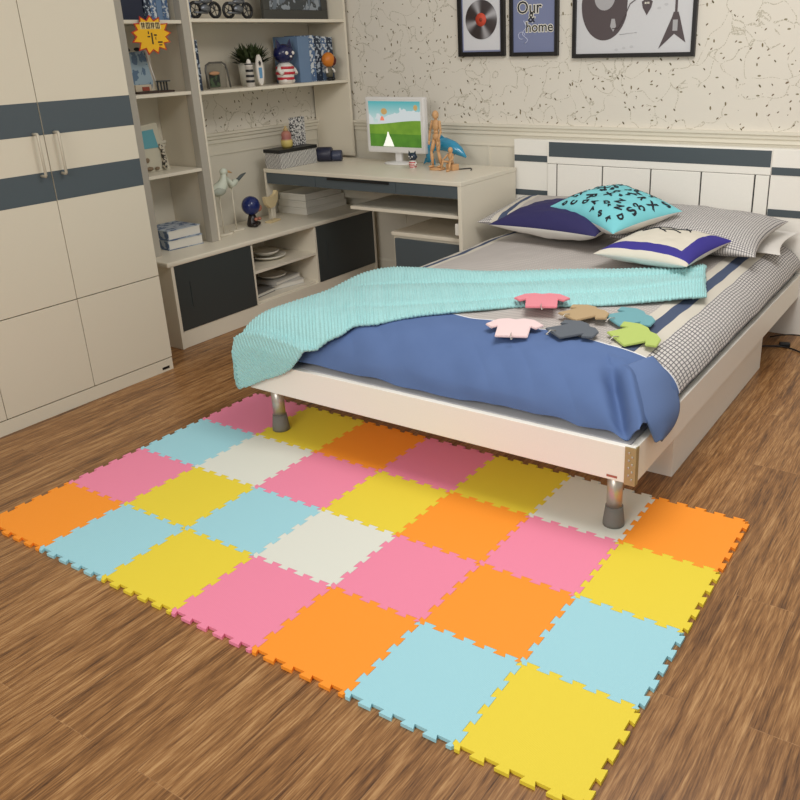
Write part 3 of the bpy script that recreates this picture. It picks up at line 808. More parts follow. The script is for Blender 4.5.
Wd(pw, 'plectrum_mark', mat('cream_ink', (232, 228, 214), .7), pk)
g = MB(); flat(g, [(-1.555, 1.345), (-1.478, 1.412), (-1.420, 1.372), (-1.455, 1.490), (-1.462, 1.510), (-1.486, 1.510), (-1.492, 1.490)], y - .0012)
g.box(-1.480, -1.468, y - .002, y - .0004, 1.51, 1.70, 0)
fv = Wd(g, 'arrow_guitar', INK, e, 'arrow-shaped electric guitar')
Wd(MB().box(-1.487, -1.463, y - .003, y - .0022, 1.425, 1.475, 0), 'pickguard', INK2, fv)
g = MB()
for x_, z_ in ((-1.775, 1.345), (-1.735, 1.352), (-1.695, 1.358), (-1.56, 1.53), (-1.525, 1.545)): flat(g, [(x_ + .010 * math.cos(k * PI / 5), z_ + .006 * math.sin(k * PI / 5)) for k in range(10)], y - .0003)
g.tube([(-1.76, y - .001, 1.415), (-1.70, y - .001, 1.422), (-1.67, y - .001, 1.424)], .0016, 5)
Wd(g, 'faint_marks', mat('faint_ink', (192, 192, 194), .7), e)

# ------------------------------------------------------------------ items on the desk
D = dz
mo = thing('monitor', 'white flat monitor with a green meadow picture on the desk', 'monitor', (-3.04, 4.05, D), .03)
L(MB().lathe([(.0, .0005), (.092, .0005), (.094, .004), (.085, .009), (.03, .014), (0, .014)], n=40, sy=.75), 'base', mat('white_plastic', (228, 226, 224), .35), mo)
WP = MATS['white_plastic']
L(MB().box(-.022, .022, -.004, .018, .012, .10, .006), 'neck', WP, mo)
scr = L(MB().box(-.205, .205, -.022, .020, .062, .375, .010), 'screen_housing', WP, mo)
t = NT('meadow_screen', .3)
x, yy, z = t.sep(t.coord())
hill = t.math('ADD', .235, t.math('MULTIPLY', t.math('SINE', t.math('MULTIPLY', x, 9)), .012))
n1, _ = t.noise(t.coord(), 16, 4); n2, _ = t.noise(t.coord(), 9, 3)
sky = t.mix(t.math('DIVIDE', t.math('SUBTRACT', z, .23), .13), lin((214, 232, 226)), lin((60, 180, 186)))
sky = t.mix(t.math('GREATER_THAN', t.math('ADD', n2, t.math('MULTIPLY', t.math('SUBTRACT', .30, z), 3)), .58), sky, lin((222, 230, 230)))
gr = t.mix(n1, lin((60, 120, 24)), lin((150, 190, 60)))
gr = t.mix(t.math('LESS_THAN', z, .17), gr, t.mix(n1, lin((30, 90, 20)), lin((110, 170, 50))))
c = t.mix(t.math('LESS_THAN', z, hill), sky, gr)
t.l(c, t.b.inputs['Emission Color']); t.b.inputs['Emission Strength'].default_value = .75
t.b.inputs['Base Color'].default_value = (.02, .02, .02, 1)
L(MB().box(-.180, .180, -.0235, -.0222, .098, .352, 0), 'screen', t.m, scr, 'lit screen showing meadow and sky')
def emis(name, rgb):
    return mat(name, rgb, .5, emit=.6)
g = MB(); tfm = Matrix.Translation((0, -.0238, 0)) @ Matrix.Rotation(PI / 2, 4, 'X')
dress = [(-.088, .100), (-.010, .100), (-.022, .130), (-.040, .165), (-.046, .182), (-.052, .182), (-.058, .160), (-.074, .125)]
g.prism(dress, .0006, tfm)
L(g, 'screen_dress', emis('dress_white', (236, 236, 228)), scr, 'white dress figure in the screen picture')
g = MB()
g.prism([(-.070 + .022 * math.cos(k * PI / 8), .296 + .018 * math.sin(k * PI / 8)) for k in range(16)], .0006, tfm)
g.prism([(.150 + .014 * math.cos(k * PI / 8), .318 + .016 * math.sin(k * PI / 8)) for k in range(16)], .0006, tfm)
L(g, 'screen_balloon', emis('balloon_tan', (170, 140, 90)), scr, 'tan balloons in the screen picture')
L(MB().prism([(-.10, .245), (-.07, .245), (-.075, .262), (-.085, .272), (-.095, .262)], .0006, tfm), 'screen_house', emis('house_red', (214, 120, 96)), scr, 'red house in the screen picture')

ct = thing('cat_figurine', 'small dark cat figurine in red and white shirt beside the monitor', 'figurine', (-2.83, 3.90, D))
DC = mat('dark_teal_glaze', (34, 50, 66), .35); RD = mat('red_glaze', (190, 40, 54), .4); WG = mat('white_glaze', (226, 220, 212), .4); NB = mat('navy_glaze', (26, 30, 74), .25)
def cat_fig(e, s, headm):
    b = MB(); b.lathe([(.0, .0), (.020, 0), (.022, .012), (.026, .030), (.022, .048), (.012, .056), (0, .058)], n=20)
    b.ball((-.012, -.006, .008), (.011, .014, .009), 12); b.ball((.012, -.006, .008), (.011, .014, .009), 12)
    b.v = [(x * s, y * s, z * s) for x, y, z in b.v]; L(b, 'body', WG, e)
    st = MB()
    for z, r in ((.014, .0238), (.028, .0270), (.042, .0252)):
        st.lathe([(r - .001, z - .0035), (r, z - .003), (r, z + .003), (r - .001, z + .0035)], n=20)
    st.v = [(x * s, y * s, z * s) for x, y, z in st.v]; L(st, 'stripe', RD, e, 'red shirt stripes')
    for sx in (-1, 1):
        ar = MB().tube([(sx * .020, 0, .048), (sx * .030, -.006, .036), (sx * .026, -.016, .026)], .006, 8)
        ar.v = [(x * s, y * s, z * s) for x, y, z in ar.v]; L(ar, 'arm', WG, e)
    h = MB(); h.ball((0, 0, .078), (.032, .026, .026), 20)
    for sx in (-1, 1):
        h.add([(sx * .010, -.006, .098), (sx * .030, -.006, .090), (sx * .027, -.002, .118), (sx * .020, .010, .094)], [[0, 1, 2], [1, 3, 2], [3, 0, 2], [0, 3, 1]])
    h.v = [(x * s, y * s, z * s) for x, y, z in h.v]; hh = L(h, 'head', headm, e)
    ey = MB()
    for sx in (-1, 1): ey.ball((sx * .012, -.0235, .080), (.006, .003, .005), 10)
    ey.ball((0, -.0265, .071), (.004, .003, .003), 8)
    ey.v = [(x * s, y * s, z * s) for x, y, z in ey.v]; L(ey, 'eyes', WG, hh, 'white eyes and nose')
cat_fig(ct, .86, DC)
# wooden mannequin
mn = thing('artist_mannequin', 'standing wooden artist mannequin on the desk', 'mannequin', (-2.685, 3.93, D), -.25)
WM = mat('light_wood', (206, 160, 112), .5, bump=.05, bscale=90, vary=.08)
b = MB().lathe([(0, 0), (.045, 0), (.045, .009), (.04, .012), (0, .012)], n=28); L(b, 'stand', WM, mn)
fig = MB()
fig.ball((.0, 0, .292), (.017, .019, .024)); fig.lathe([(.006, .262), (.006, .275)], n=10)
fig.ball((0, 0, .238), (.026, .018, .032)); fig.ball((0, 0, .203), (.016, .014, .012)); fig.ball((0, 0, .178), (.024, .018, .020))
L(fig, 'torso', WM, mn)
for sx in (-1, 1):
    lg = MB(); k = (sx * .014, 0, .165); kn = (sx * .020, -.022 if sx < 0 else -.006, .095); an = (sx * .022, .012 * sx, .022)
    lg.tube([k, ((k[0] + kn[0]) / 2, (k[1] + kn[1]) / 2, .13), kn], [.012, .0125, .008], 12); lg.ball(kn, .009, 12)
    lg.tube([kn, ((kn[0] + an[0]) / 2, (kn[1] + an[1]) / 2, .06), an], [.008, .010, .006], 12); lg.ball((an[0], an[1] - .012, .0185), (.010, .022, .0065), 14)
    L(lg, 'leg', WM, mn)
    am = MB(); s_ = (sx * .030, 0, .255); el = (sx * .044, -.006, .205); hd = (sx * .036, -.022, .155)
    am.ball(s_, .009, 12); am.tube([s_, el], [.008, .006], 10); am.ball(el, .007, 12); am.tube([el, hd], [.007, .005], 10); am.ball((hd[0], hd[1], hd[2] - .010), (.006, .008, .013), 12)
    L(am, 'arm', WM, mn)
m2 = thing('wooden_figurine', 'small seated wooden jointed figure beside the tall mannequin', 'figurine', (-2.595, 3.93, D), -.3)
f2 = MB().ball((0, 0, .108), (.013, .014, .017)); f2.ball((0, .002, .074), (.018, .014, .022)); f2.ball((0, .002, .045), (.017, .014, .012))
L(f2, 'torso', WM, m2)
for sx in (-1, 1):
    L(MB().tube([(sx * .010, .0, .042), (sx * .030, -.030, .050), (sx * .034, -.042, .008)], [.008, .007, .005], 10).ball((sx * .034, -.050, .0065), (.008, .014, .006), 10), 'leg', WM, m2)
    L(MB().tube([(sx * .018, 0, .088), (sx * .034, -.012, .066), (sx * .030, -.034, .056)], [.006, .005, .004], 8), 'arm', WM, m2)
L(MB().box(-.03, .03, -.012, .034, 0, .034, .004), 'block', WM, m2)
# dolphin
dp = thing('dolphin_ornament', 'blue glass dolphin ornament leaping behind the wooden mannequin', 'ornament', (-2.735, 4.085, D))
BG = mat('blue_glaze', (46, 146, 186), .15, spec=.8, vary=.15, bscale=30)
pth = [(-.115, 0, .012), (-.112, 0, .05), (-.095, 0, .095), (-.050, 0, .118), (.005, 0, .118), (.060, 0, .104), (.100, 0, .082), (.125, 0, .064), (.142, 0, .052)]
rr = [.012, .018, .028, .036, .038, .034, .026, .013, .006]
L(MB().tube(pth, rr, 18), 'body', BG, dp)
fn = MB(); fn.prism([(-.03, .140), (.01, .148), (-.025, .170), (-.045, .176)], .006, Matrix.Translation((0, .003, 0)) @ Matrix.Rotation(PI / 2, 4, 'X')); L(fn, 'dorsal_fin', BG, dp)
fn = MB(); fn.prism([(-.150, .0), (-.105, .022), (-.070, .0), (-.075, .03), (-.1, .05), (-.135, .035)], .010, Matrix.Translation((0, .005, .001)) @ Matrix.Rotation(PI / 2, 4, 'X')); L(fn, 'tail_fluke', BG, dp)
fn = MB(); fn.prism([(.045, .095), (.075, .088), (.055, .035), (.035, .040)], .006, Matrix.Translation((0, -.02, 0)) @ Matrix.Rotation(PI / 2 - .3, 4, 'X')); L(fn, 'flipper', BG, dp)
ck = [(-2.64 + .0 + .16 * k / 20, 4.00 + .03 * math.sin(k * .5) - .03 * (k / 20), D + .0045 + .0) for k in range(21)]
tag(MB().tube(ck, .0032, 8).build('desk_cable', BLACK), 'thin black cable lying on the desk beside the seated wooden figure', 'cable')
# striped box
sb = thing('storage_box', 'grey wavy-striped storage box with black lid on the desk', 'box', (-3.61, 3.735, D + .0005), 0)
SBM = striped_box()
L(MB().box(-.060, .062, -.140, .170, 0, .092, .002), 'body', SBM, sb)
L(MB().box(-.065, .067, -.145, .175, .088, .108, .003), 'lid', BLACK, sb, 'black lid')
bo = thing('sweet_jar', 'small figure-shaped jar of pink and yellow sweets on the striped box', 'jar', (-3.60, 3.715, D + .1085))
t = NT('layered_sweets', .35); x, y, z = t.sep(t.coord())
t.color(t.ramp(t.math('DIVIDE', z, .09), [(0, lin((190, 170, 96))), (.45, lin((206, 186, 110))), (.55, lin((160, 96, 92))), (1, lin((176, 120, 104)))]))
L(MB().lathe([(0, 0), (.026, 0), (.034, .012), (.034, .040), (.027, .055), (.030, .070), (.026, .085), (.014, .095), (0, .096)], n=22), 'jar_body', t.m, bo)
L(MB().lathe([(0, .094), (.013, .094), (.013, .106), (.006, .112), (.008, .120), (0, .124)], n=16), 'stopper', mat('cork', (186, 160, 112), .8), bo)
tag(MB().box(-3.635, -3.615, 3.775, 3.905, D + .109, D + .270, .002, rot=.12).build('patterned_book', blotch('bw_pattern', (214, 212, 210), (50, 52, 60), 90, .52, .6)), 'black and white patterned book standing on the striped box', 'book')
ln = thing('canister', 'dark navy stepped cylinder lying on the desk right of the striped box', 'canister', (-3.53, 3.965, D), .5)
DN = mat('dark_navy_plastic', (36, 38, 58), .4)
L(MB().lathe([(0, -.05), (.040, -.05), (.043, -.045), (.043, .035), (.040, .04), (0, .04)], (0, 0, .0435), 32, axis=(1, 0, 0)), 'barrel', DN, ln)
L(MB().lathe([(0, .041), (.032, .041), (.033, .05), (.033, .095), (.030, .10), (0, .10)], (0, 0, .034), 28, axis=(1, 0, 0)), 'cap', mat('slate_navy_plastic', (54, 60, 82), .4), ln, 'smaller slate-blue end')

# ------------------------------------------------------------------ items on the low cabinet
CT = .4495
def gull(x, y, h, label, bodyrgb, nm, s=1, rz=0, bk=1, group='seabirds on sticks'):
    e = thing('seabird_ornament', label, 'ornament', (x, y, CT), rz, group)
    L(MB().box(-.022 * s, .022 * s, -.045, .045, 0, .012, .002), 'base', mat('driftwood_white', (222, 214, 196), .7), e)
    L(MB().tube([(0, 0, .012), (0, 0, h)], .0032, 8), 'stick', MATS['driftwood_white'], e)
    b = MB()
    b.tube([(0, -.060, h - .002), (0, -.035, h + .016), (0, 0, h + .026), (0, .030, h + .046), (0, .040, h + .075), (0, .042, h + .092)], [.006, .022, .030, .024, .013, .012], 14)
    b.ball((0, .044, h + .100), (.015, .019, .016), 14)
    bb = L(b, 'body', mat('bird_' + nm, bodyrgb, .6, vary=.1, bscale=30), e)
    L(MB().tube([(0, .058, h + .100), (0, .074, h + .096), (0, .092, h + .088)], [.0065, .005, .001], 8), 'beak', mat('beak_tan', (206, 160, 110), .6), e, 'tan beak')
    wg = MB(); wg.ball((.022, -.012, h + .022), (.010, .036, .018), 14); wg.ball((-.022, -.012, h + .022), (.010, .036, .018), 14)
    L(wg, 'wing', mat('wing_' + nm, tuple(int(c * .82) for c in bodyrgb), .6), e)
    return e
gull(-3.575, 3.135, .215, 'pale seabird ornament on a stick nearest the bookcase post', (206, 212, 196), 'pale')
for ch in bpy.data.objects['seabird_ornament'].children:
    if ch.name.split('.')[0] in ('body', 'beak', 'wing'):
        for v_ in ch.data.vertices: v_.co = Vector((v_.co.x * 1.3, v_.co.y * 1.25 - .004, .215 + (v_.co.z - .215) * 1.22))
e2 = thing('seabird_ornament', 'seabird ornament with spread dark-tipped wings behind the pale one', 'ornament', (-3.600, 3.25, CT), 0, 'seabirds on sticks')
L(MB().box(-.020, .020, -.040, .040, 0, .010, .002), 'base', MATS['driftwood_white'], e2); L(MB().tube([(0, 0, .01), (0, 0, .24)], .003, 8), 'stick', MATS['driftwood_white'], e2)
L(MB().tube([(0, -.03, .30), (0, 0, .255), (0, .03, .268), (0, .055, .275)], [.010, .020, .018, .004], 12), 'body', MATS['bird_pale'], e2)
L(MB().tube([(0, .05, .275), (0, .085, .295), (0, .115, .305)], [.010, .009, .003], 10), 'wing', mat('slate_feather', (84, 92, 92), .6), e2, 'dark wing tip')
L(MB().ball((0, -.034, .318), (.013, .014, .016)), 'head', mat('bird_tan', (204, 180, 140), .6), e2)
hp = thing('helmet_figurine', 'dark figurine with big round blue helmet on the low cabinet', 'figurine', (-3.61, 3.385, CT), .5)
L(MB().lathe([(0, 0), (.030, 0), (.034, .01), (.030, .03), (.024, .05), (.018, .07), (0, .075)], n=20).ball((.02, -.03, .012), (.018, .02, .012), 12).ball((.02, .03, .012), (.018, .02, .012), 12), 'body', mat('brown_black_glaze', (34, 26, 26), .3), hp)
L(MB().ball((0, 0, .118), (.052, .056, .054), 28), 'helmet', NB if False else mat('blue_helmet', (30, 42, 98), .2), hp, 'glossy round blue helmet')
L(MB().ball((.036, .018, .102), (.020, .026, .022), 16), 'face', mat('skin_paint', (176, 112, 92), .5), hp)
L(MB().ball((.030, -.026, .045), (.011, .010, .010), 12).ball((.034, .020, .040), (.013, .012, .010), 12), 'hand', MATS['skin_paint'], hp)
e3 = thing('bird_ornament', 'cream wooden chick on a white stick beside the document boxes', 'ornament', (-3.60, 3.535, CT), .2)
L(MB().box(-.022, .022, -.050, .050, 0, .010, .002), 'base', mat('cream_wood', (216, 196, 152), .7), e3); L(MB().tube([(0, 0, .01), (0, 0, .085)], .003, 8), 'stick', MATS['driftwood_white'], e3)
bd_ = MB(); bd_.prism([(-.070, .150), (-.058, .108), (-.020, .082), (.025, .088), (.055, .118), (.070, .168), (.052, .176), (.040, .156), (.014, .148), (-.020, .146), (-.050, .154)], .022, Matrix.Translation((-.011, 0, 0)) @ Matrix(((0, 0, 1, 0), (1, 0, 0, 0), (0, 1, 0, 0), (0, 0, 0, 1))))
L(bd_, 'body', mat('cream_wood', (216, 196, 152), .7), e3)
# document boxes
def docbox(x0, x1, y0, y1, z, h, rot, label, grp):
    cx_, cy_ = (x0 + x1) / 2, (y0 + y1) / 2
    e = thing('document_box', label, 'box', (cx_, cy_, z), rot, grp)
    a, b = (x1 - x0) / 2, (y1 - y0) / 2
    L(MB().box(-a, a, -b, b, 0, h * .72, .002), 'tray', PAPER, e); L(MB().box(-a - .0015, a + .0015, -b - .0015, b + .0015, h * .73, h - .0008, .002), 'lid', PAPER, e)
zz = CT
for k, nm in enumerate(('bottom', 'middle', 'top')):
    docbox(-3.775 + .01 * k, -3.545 + .004 * (k % 2), 3.765, 4.14 - .02 * k, zz, .042, .01 * ((-1) ** k), 'white document box in the pile under the desk, %s one' % nm, 'white boxes under the desk'); zz += .042
# blue white binders lying flat
BWP = blotch('blue_floral', (182, 192, 204), (92, 114, 148), 28, .5, .5)
def book(x, y, z, w_, d_, h_, rz, label, cover, grp=None, cat='book', axis='flat', name='book'):
    """lying book: spine toward -y"""
    e = thing(name, label, cat, (x, y, z), rz, grp)
    c = MB(); c.box(-w_ / 2, w_ / 2, -d_ / 2, d_ / 2, 0, .003, .001); c.box(-w_ / 2, w_ / 2, -d_ / 2, d_ / 2, h_ - .003, h_, .001); c.box(-w_ / 2, w_ / 2, -d_ / 2, -d_ / 2 + .004, .003, h_ - .003, 0)
    L(c, 'cover', cover, e); L(MB().box(-w_ / 2 + .004, w_ / 2 - .004, -d_ / 2 + .0045, d_ / 2 - .004, .0035, h_ - .0035, 0), 'pages', PAPER, e, 'white page block')
    return e
book(-3.640, 2.855, CT, .20, .21, .050, -.10, 'blue floral book lying flat, lower of the pair on the cabinet', BWP, 'flat books in the bookcase tower')
book(-3.645, 2.850, CT + .0505, .20, .21, .050, -.02, 'blue floral book lying flat, upper of the pair on the cabinet', BWP, 'flat books in the bookcase tower')
# plates and books in the open compartment
SH = .2725; BT = .1005
def plate(x, y, z, r, label, sy=1, grp='white dishes in the open compartment'):
    e = tag(MB().lathe([(0, 0), (r * .6, 0), (r * .95, .016), (r, .022), (r * .97, .024), (r * .6, .006), (0, .005)], n=36).build('dish', mat('porcelain', (226, 222, 210), .25)), label, 'dish', grp)
    e.location = (x, y, z)
plate(-3.52, 3.385, SH, .105, 'larger white dish on the upper shelf, at the bottom of its pair')
plate(-3.52, 3.375, SH + .0245, .075, 'smaller white dish stacked on the larger one')
tag(MB().lathe([(0, .0), (.03, 0), (.055, .02), (.058, .034), (.054, .034), (.03, .006), (0, .005)], (-3.53, 3.215, SH), 30).build('bowl', mat('dark_bowl', (60, 58, 56), .4)), 'small dark bowl at the left end of the compartment shelf', 'bowl')
book(-3.50, 3.238, BT, .15, .17, .022, .15, 'grey magazine lying at the left of the compartment floor', mat('grey_cover', (120, 118, 114), .5), 'books in the open compartment')
book(-3.52, 3.455, BT, .19, .22, .028, -.2, 'white book lying on the compartment floor, lower', mat('pale_cover', (206, 204, 198), .5), 'books in the open compartment')
book(-3.53, 3.44, BT + .0285, .18, .23, .022, .1, 'pale book on the compartment floor, on top of the white book', mat('pale_cover2', (190, 188, 182), .5), 'books in the open compartment')
plate(-3.53, 3.41, BT + .051, .085, 'white dish lying on the pale books on the compartment floor')

# ------------------------------------------------------------------ items in the bookcase
BLK = blotch('navy_script', (40, 52, 72), (178, 190, 202), 60, .56, .5)
BL2 = blotch('blue_script', (84, 110, 146), (206, 212, 216), 60, .53, .5)
LBL = mat('soft_blue_cover', (106, 132, 164), .6)
DNV = mat('deep_navy_cover', (24, 34, 58), .5)
def upright(x0, x1, y0, y1, z, h, label, cover, grp, lean=0, name='book'):
    """standing book, spine toward +x"""
    e = thing(name, label, 'book', ((x0 + x1) / 2, (y0 + y1) / 2, z), 0, grp)
    a, b = (x1 - x0) / 2, (y1 - y0) / 2
    c = MB(); c.box(-a, a, -b, -b + .003, 0, h, .001); c.box(-a, a, b - .003, b, 0, h, .001); c.box(a - .004, a, -b + .003, b - .003, 0, h, .0005)
    p = MB().box(-a + .006, a - .0045, -b + .0035, b - .0035, .003, h - .005, 0)
    for m_ in (c, p): m_.v = [(x, y + lean * z_ / h, z_) for x, y, z_ in m_.v]
    L(c, 'cover', cover, e); L(p, 'pages', PAPER, e)
z1 = 1.2085; z2 = 1.5485; zt = 1.5415; zs = 1.2145; z3 = .8385
upright(-3.75, -3.565, 3.045, 3.075, z1, .25, 'navy patterned book against the bookcase post, first of the two', BLK, 'navy books beside the post', 0)
upright(-3.75, -3.560, 3.078, 3.110, z1, .242, 'navy patterned book beside the post, second of the two', BLK, 'navy books beside the post', 0)
upright(-3.75, -3.56, 3.84, 3.935, z1, .25, 'thick plain soft-blue binder behind the cat figurine', LBL, 'binders on the middle shelf', name='binder')
for k, (a, m_, nm) in enumerate(((3.937, BL2, 'light blue patterned book, first right of the plain binder'), (3.992, BLK, 'navy patterned book, second right of the plain binder'), (4.045, BL2, 'light blue patterned book, third right of the plain binder'), (4.098, BLK, 'navy patterned book nearest the bookcase end panel'))):
    upright(-3.75, -3.565, a, a + .050, z1, .255 - .004 * k, nm, m_, 'binders on the middle shelf')
upright(-3.75, -3.57, 3.045, 3.075, z2, .24, 'dark blue book beside the post on the upper shelf, first', BLK, 'upper shelf books', 0)
upright(-3.75, -3.57, 3.078, 3.105, z2, .24, 'pale blue book on the upper shelf, left of the toy motorbikes', BL2, 'upper shelf books', 0)
upright(-3.74, -3.58, 2.66, 2.83, zt, .25, 'very thick deep navy binder on the top tower shelf', DNV, 'books on the top tower shelf', name='binder')
for k, m_ in enumerate((BLK, BL2, LBL, BL2)):
    upright(-3.74, -3.575, 2.833 + k * .036, 2.866 + k * .036, zt, .25, ['navy patterned', 'pale patterned', 'plain soft-blue', 'whitish patterned'][k] + ' book on the top tower shelf right of the thick binder', m_, 'books on the top tower shelf')
# arch photo frame
af = thing('photo_frame', 'rounded metal photo frame with a hat picture on the middle shelf', 'photo frame', (-3.61, 3.250, z1), 0)
MET = mat('dark_pewter', (110, 108, 104), .35, metal=.7)
def yzprism(poly, x0, th, mb=None):
    return (mb or MB()).prism(poly, th, Matrix(((0, 0, 1, x0), (1, 0, 0, 0), (0, 1, 0, 0), (0, 0, 0, 1))))
pts_ = [(0.02, -.072, .003), (.01, -.074, .09), (.008, -.066, .118), (.006, -.04, .130), (.006, .045, .130), (.008, .066, .118), (.01, .074, .09), (.02, .076, .003)]
L(MB().tube(pts_, .005, 10), 'rim', MET, af)
L(yzprism([(-.068, .004), (.068, .004), (.068, .105), (.045, .124), (-.045, .124), (-.068, .105)], -.002, .006), 'picture', mat('photo_grey', (128, 122, 108), .4), af)
L(yzprism([(-.05, .01), (.018, .01), (.018, .07), (-.05, .07)], .005, .003), 'photo', blotch('photo_green', (34, 40, 34), (66, 84, 58), 40, .5, .4), af, 'dark green photo')
L(MB().ball((.012, -.018, .078), (.010, .036, .010), 14), 'hat', mat('straw_tan', (186, 140, 104), .7), af, 'tan hat')
# potted plant
pp = thing('potted_plant', 'bushy green plant in a square white pot on the middle shelf', 'plant', (-3.66, 3.560, z1), 0)
L(MB().lathe([(0, 0), (.058, 0), (.066, .12), (.060, .12), (.058, .11), (0, .11)], n=24, sy=1.2), 'pot', mat('white_pot', (214, 210, 196), .4), pp)
fo = MB(); random.seed(3)
for k in range(230):
    a = random.uniform(0, 2 * PI); el = random.uniform(.25, 1.4); r = random.uniform(.09, .140)
    d_ = Vector((math.cos(a) * math.cos(el), math.sin(a) * math.cos(el) * 1.25, math.sin(el)))
    b0 = Vector((random.uniform(-.03, .03), random.uniform(-.04, .04), .105)); p1 = b0 + d_ * r * .6; p2 = b0 + d_ * r + Vector((0, 0, -.012))
    sd_ = d_.cross(Vector((0, 0, 1))).normalized() * .0095
    fo.add([b0 - sd_ * .4, b0 + sd_ * .4, p1 + sd_, p2, p1 - sd_], [[0, 1, 2, 4], [4, 2, 3]])
L(fo, 'foliage', mat('dark_leaf', (58, 70, 36), .6, vary=.35, bscale=40), pp)
lh = thing('lighthouse_ornament', 'small black and white striped lighthouse in front of the plant pot', 'ornament', (-3.555, 3.440, z1))
L(MB().lathe([(0, 0), (.024, 0), (.019, .105), (.022, .106), (.022, .112), (.012, .114), (.012, .130), (.006, .140), (0, .142)], n=20), 'tower', WG, lh)
sp = MB()
for z_ in (.028, .055, .082): sp.lathe([(.0225 - z_ * .045, z_ - .007), (.0248 - z_ * .045, z_ - .006), (.0245 - z_ * .045, z_ + .006), (.022 - z_ * .045, z_ + .007)], n=20)
sp.lathe([(.012, .1125), (.0235, .1125), (.0235, .118), (.012, .118)], n=20)
L(sp, 'band', BLACK, lh, 'black band')
sf = thing('surfboard_ornament', 'small white surfboard ornament leaning beside the striped lighthouse', 'ornament', (-3.555, 3.515, z1))
oval = [(.024 * math.cos(k * PI / 14) * (1 if abs(k) else 1), .082 + .080 * math.sin(k * PI / 14)) for k in range(28)]
L(yzprism(oval, -.003, .010), 'board', WG, sf)
L(yzprism([(-.010, .04), (.010, .04), (.012, .095), (-.012, .095)], .0072, .0012), 'blue_print', mat('sky_print', (100, 150, 190), .5), sf, 'blue printed panel')
L(yzprism([(.013 * math.cos(k * PI / 8) * (1 if k % 2 else .5), .118 + .016 * math.sin(k * PI / 8) * (1 if k % 2 else .5)) for k in range(16)], .0072, .0014), 'flower_print', BLACK, sf, 'black flower print')
# big cat figurine (faces the room, so turned to +x)
bcg = thing('cat_figurine', 'tall dark blue cat figurine in red-striped shirt on the middle shelf', 'figurine', (-3.575, 3.735, z1), PI / 2)
cat_fig(bcg, 2.05, NB)
ff = thing('ball_head_figurine', 'small figurine with round orange head before the patterned books', 'figurine', (-3.525, 4.055, z1), PI / 2)
L(MB().ball((0, 0, .118), (.042, .038, .042), 24), 'head', mat('orange_glaze', (206, 120, 34), .4), ff, 'round orange head')
L(MB().ball((.018, -.014, .112), (.024, .026, .030), 18), 'face', mat('dark_red_glaze', (84, 24, 24), .4), ff, 'dark red face')
L(MB().lathe([(0, .02), (.018, .02), (.022, .05), (.014, .08), (0, .088)], n=16), 'body', mat('olive_glaze', (96, 92, 76), .5), ff)
L(MB().ball((-.014, -.008, .010), (.013, .020, .010), 12).ball((.016, -.008, .010), (.013, .020, .010), 12), 'shoes', BLACK, ff)
for sx in (-1, 1): L(MB().tube([(sx * .018, 0, .07), (sx * .032, -.008, .06), (sx * .034, -.014, .045)], .007, 8), 'arm', WG, ff)
# toy motorbikes
CH = mat('chrome_dark', (120, 124, 130), .3, metal=.8)
def bike(y, label):
    e = thing('toy_motorbike', label, 'toy', (-3.60, y, z2), 0, 'toy motorbikes on the upper shelf')
    for cy_ in (-.045, .045):
        n_ = 20; w_ = MB(); w_.tube([(0, cy_ + .024 * math.cos(2 * PI * k / n_), .030 + .024 * math.sin(2 * PI * k / n_)) for k in range(n_ + 1)], .0055, 8)
        for k in range(5): w_.tube([(0, cy_, .030), (0, cy_ + .022 * math.cos(k * 2 * PI / 5), .030 + .022 * math.sin(k * 2 * PI / 5))], .0015, 5)
        L(w_, 'wheel', BLACK, e)
    L(MB().ball((0, 0, .035), (.014, .024, .016)).ball((0, .006, .060), (.012, .026, .010)).ball((0, -.030, .054), (.010, .020, .006)), 'engine_body', CH, e)
    L(MB().tube([(0, .045, .030), (0, .034, .062), (0, .030, .078), (.022, .022, .082)], .003, 6).tube([(0, .030, .078), (-.022, .022, .082)], .003, 6).tube([(.012, -.06, .022), (.012, 0, .020)], .004, 6), 'fork', CH, e)
    for ch in e.children:
        for v_ in ch.data.vertices: v_.co *= 1.45
bike(3.225, 'chrome and black toy motorbike, nearer the blue books'); bike(3.450, 'chrome and black toy motorbike, nearer the dark framed picture')
dfm = thing('photo_frame', 'large dark grey framed picture leaning on the upper shelf', 'photo frame', (-3.62, 3.915, z2), 0)
f = MB(); f.box(-.01, .01, -.265, .265, 0, .052, .002); f.box(-.01, .01, -.265, .265, .29, .34, .002); f.box(-.01, .01, -.265, -.215, .052, .29, .002); f.box(-.01, .01, .215, .265, .052, .29, .002)
L(f, 'frame', mat('charcoal_frame', (66, 66, 62), .5), dfm)
L(MB().box(-.006, .004, -.214, .214, .053, .289, 0), 'picture', blotch('misty_print', (70, 74, 76), (110, 120, 130), 14, .55, .5, (150, 158, 166)), dfm)
# tower: ship frame
sh_ = thing('sailing_ornament', 'blue sail picture ornament with little bench on the tower shelf', 'ornament', (-3.61, 2.815, zs))
L(MB().box(-.035, .05, -.095, .115, 0, .008, .002), 'base', mat('dark_brown_wood', (62, 44, 36), .5), sh_)
L(yzprism([(-.090, .008), (.020, .008), (.036, .05), (.010, .195), (-.085, .185)], -.01, .006), 'sail', blotch('sail_blue', (150, 170, 182), (92, 116, 140), 22, .52, .6), sh_, 'blue-grey sail picture')
L(MB().tube([(.0, .058, .008), (0, .012, .19)], .004, 8), 'mast', WG, sh_)
L(MB().box(-.005, .020, -.088, .005, .009, .040, .003), 'hull', mat('cream_hull', (196, 182, 158), .6), sh_); L(MB().box(.0203, .024, -.052, -.012, .012, .030, .002), 'stripe', mat('rust_red', (150, 66, 46), .6), sh_, 'rust red block')
bn = MB(); bn.box(.0, .03, .045, .112, .048, .054, .001)
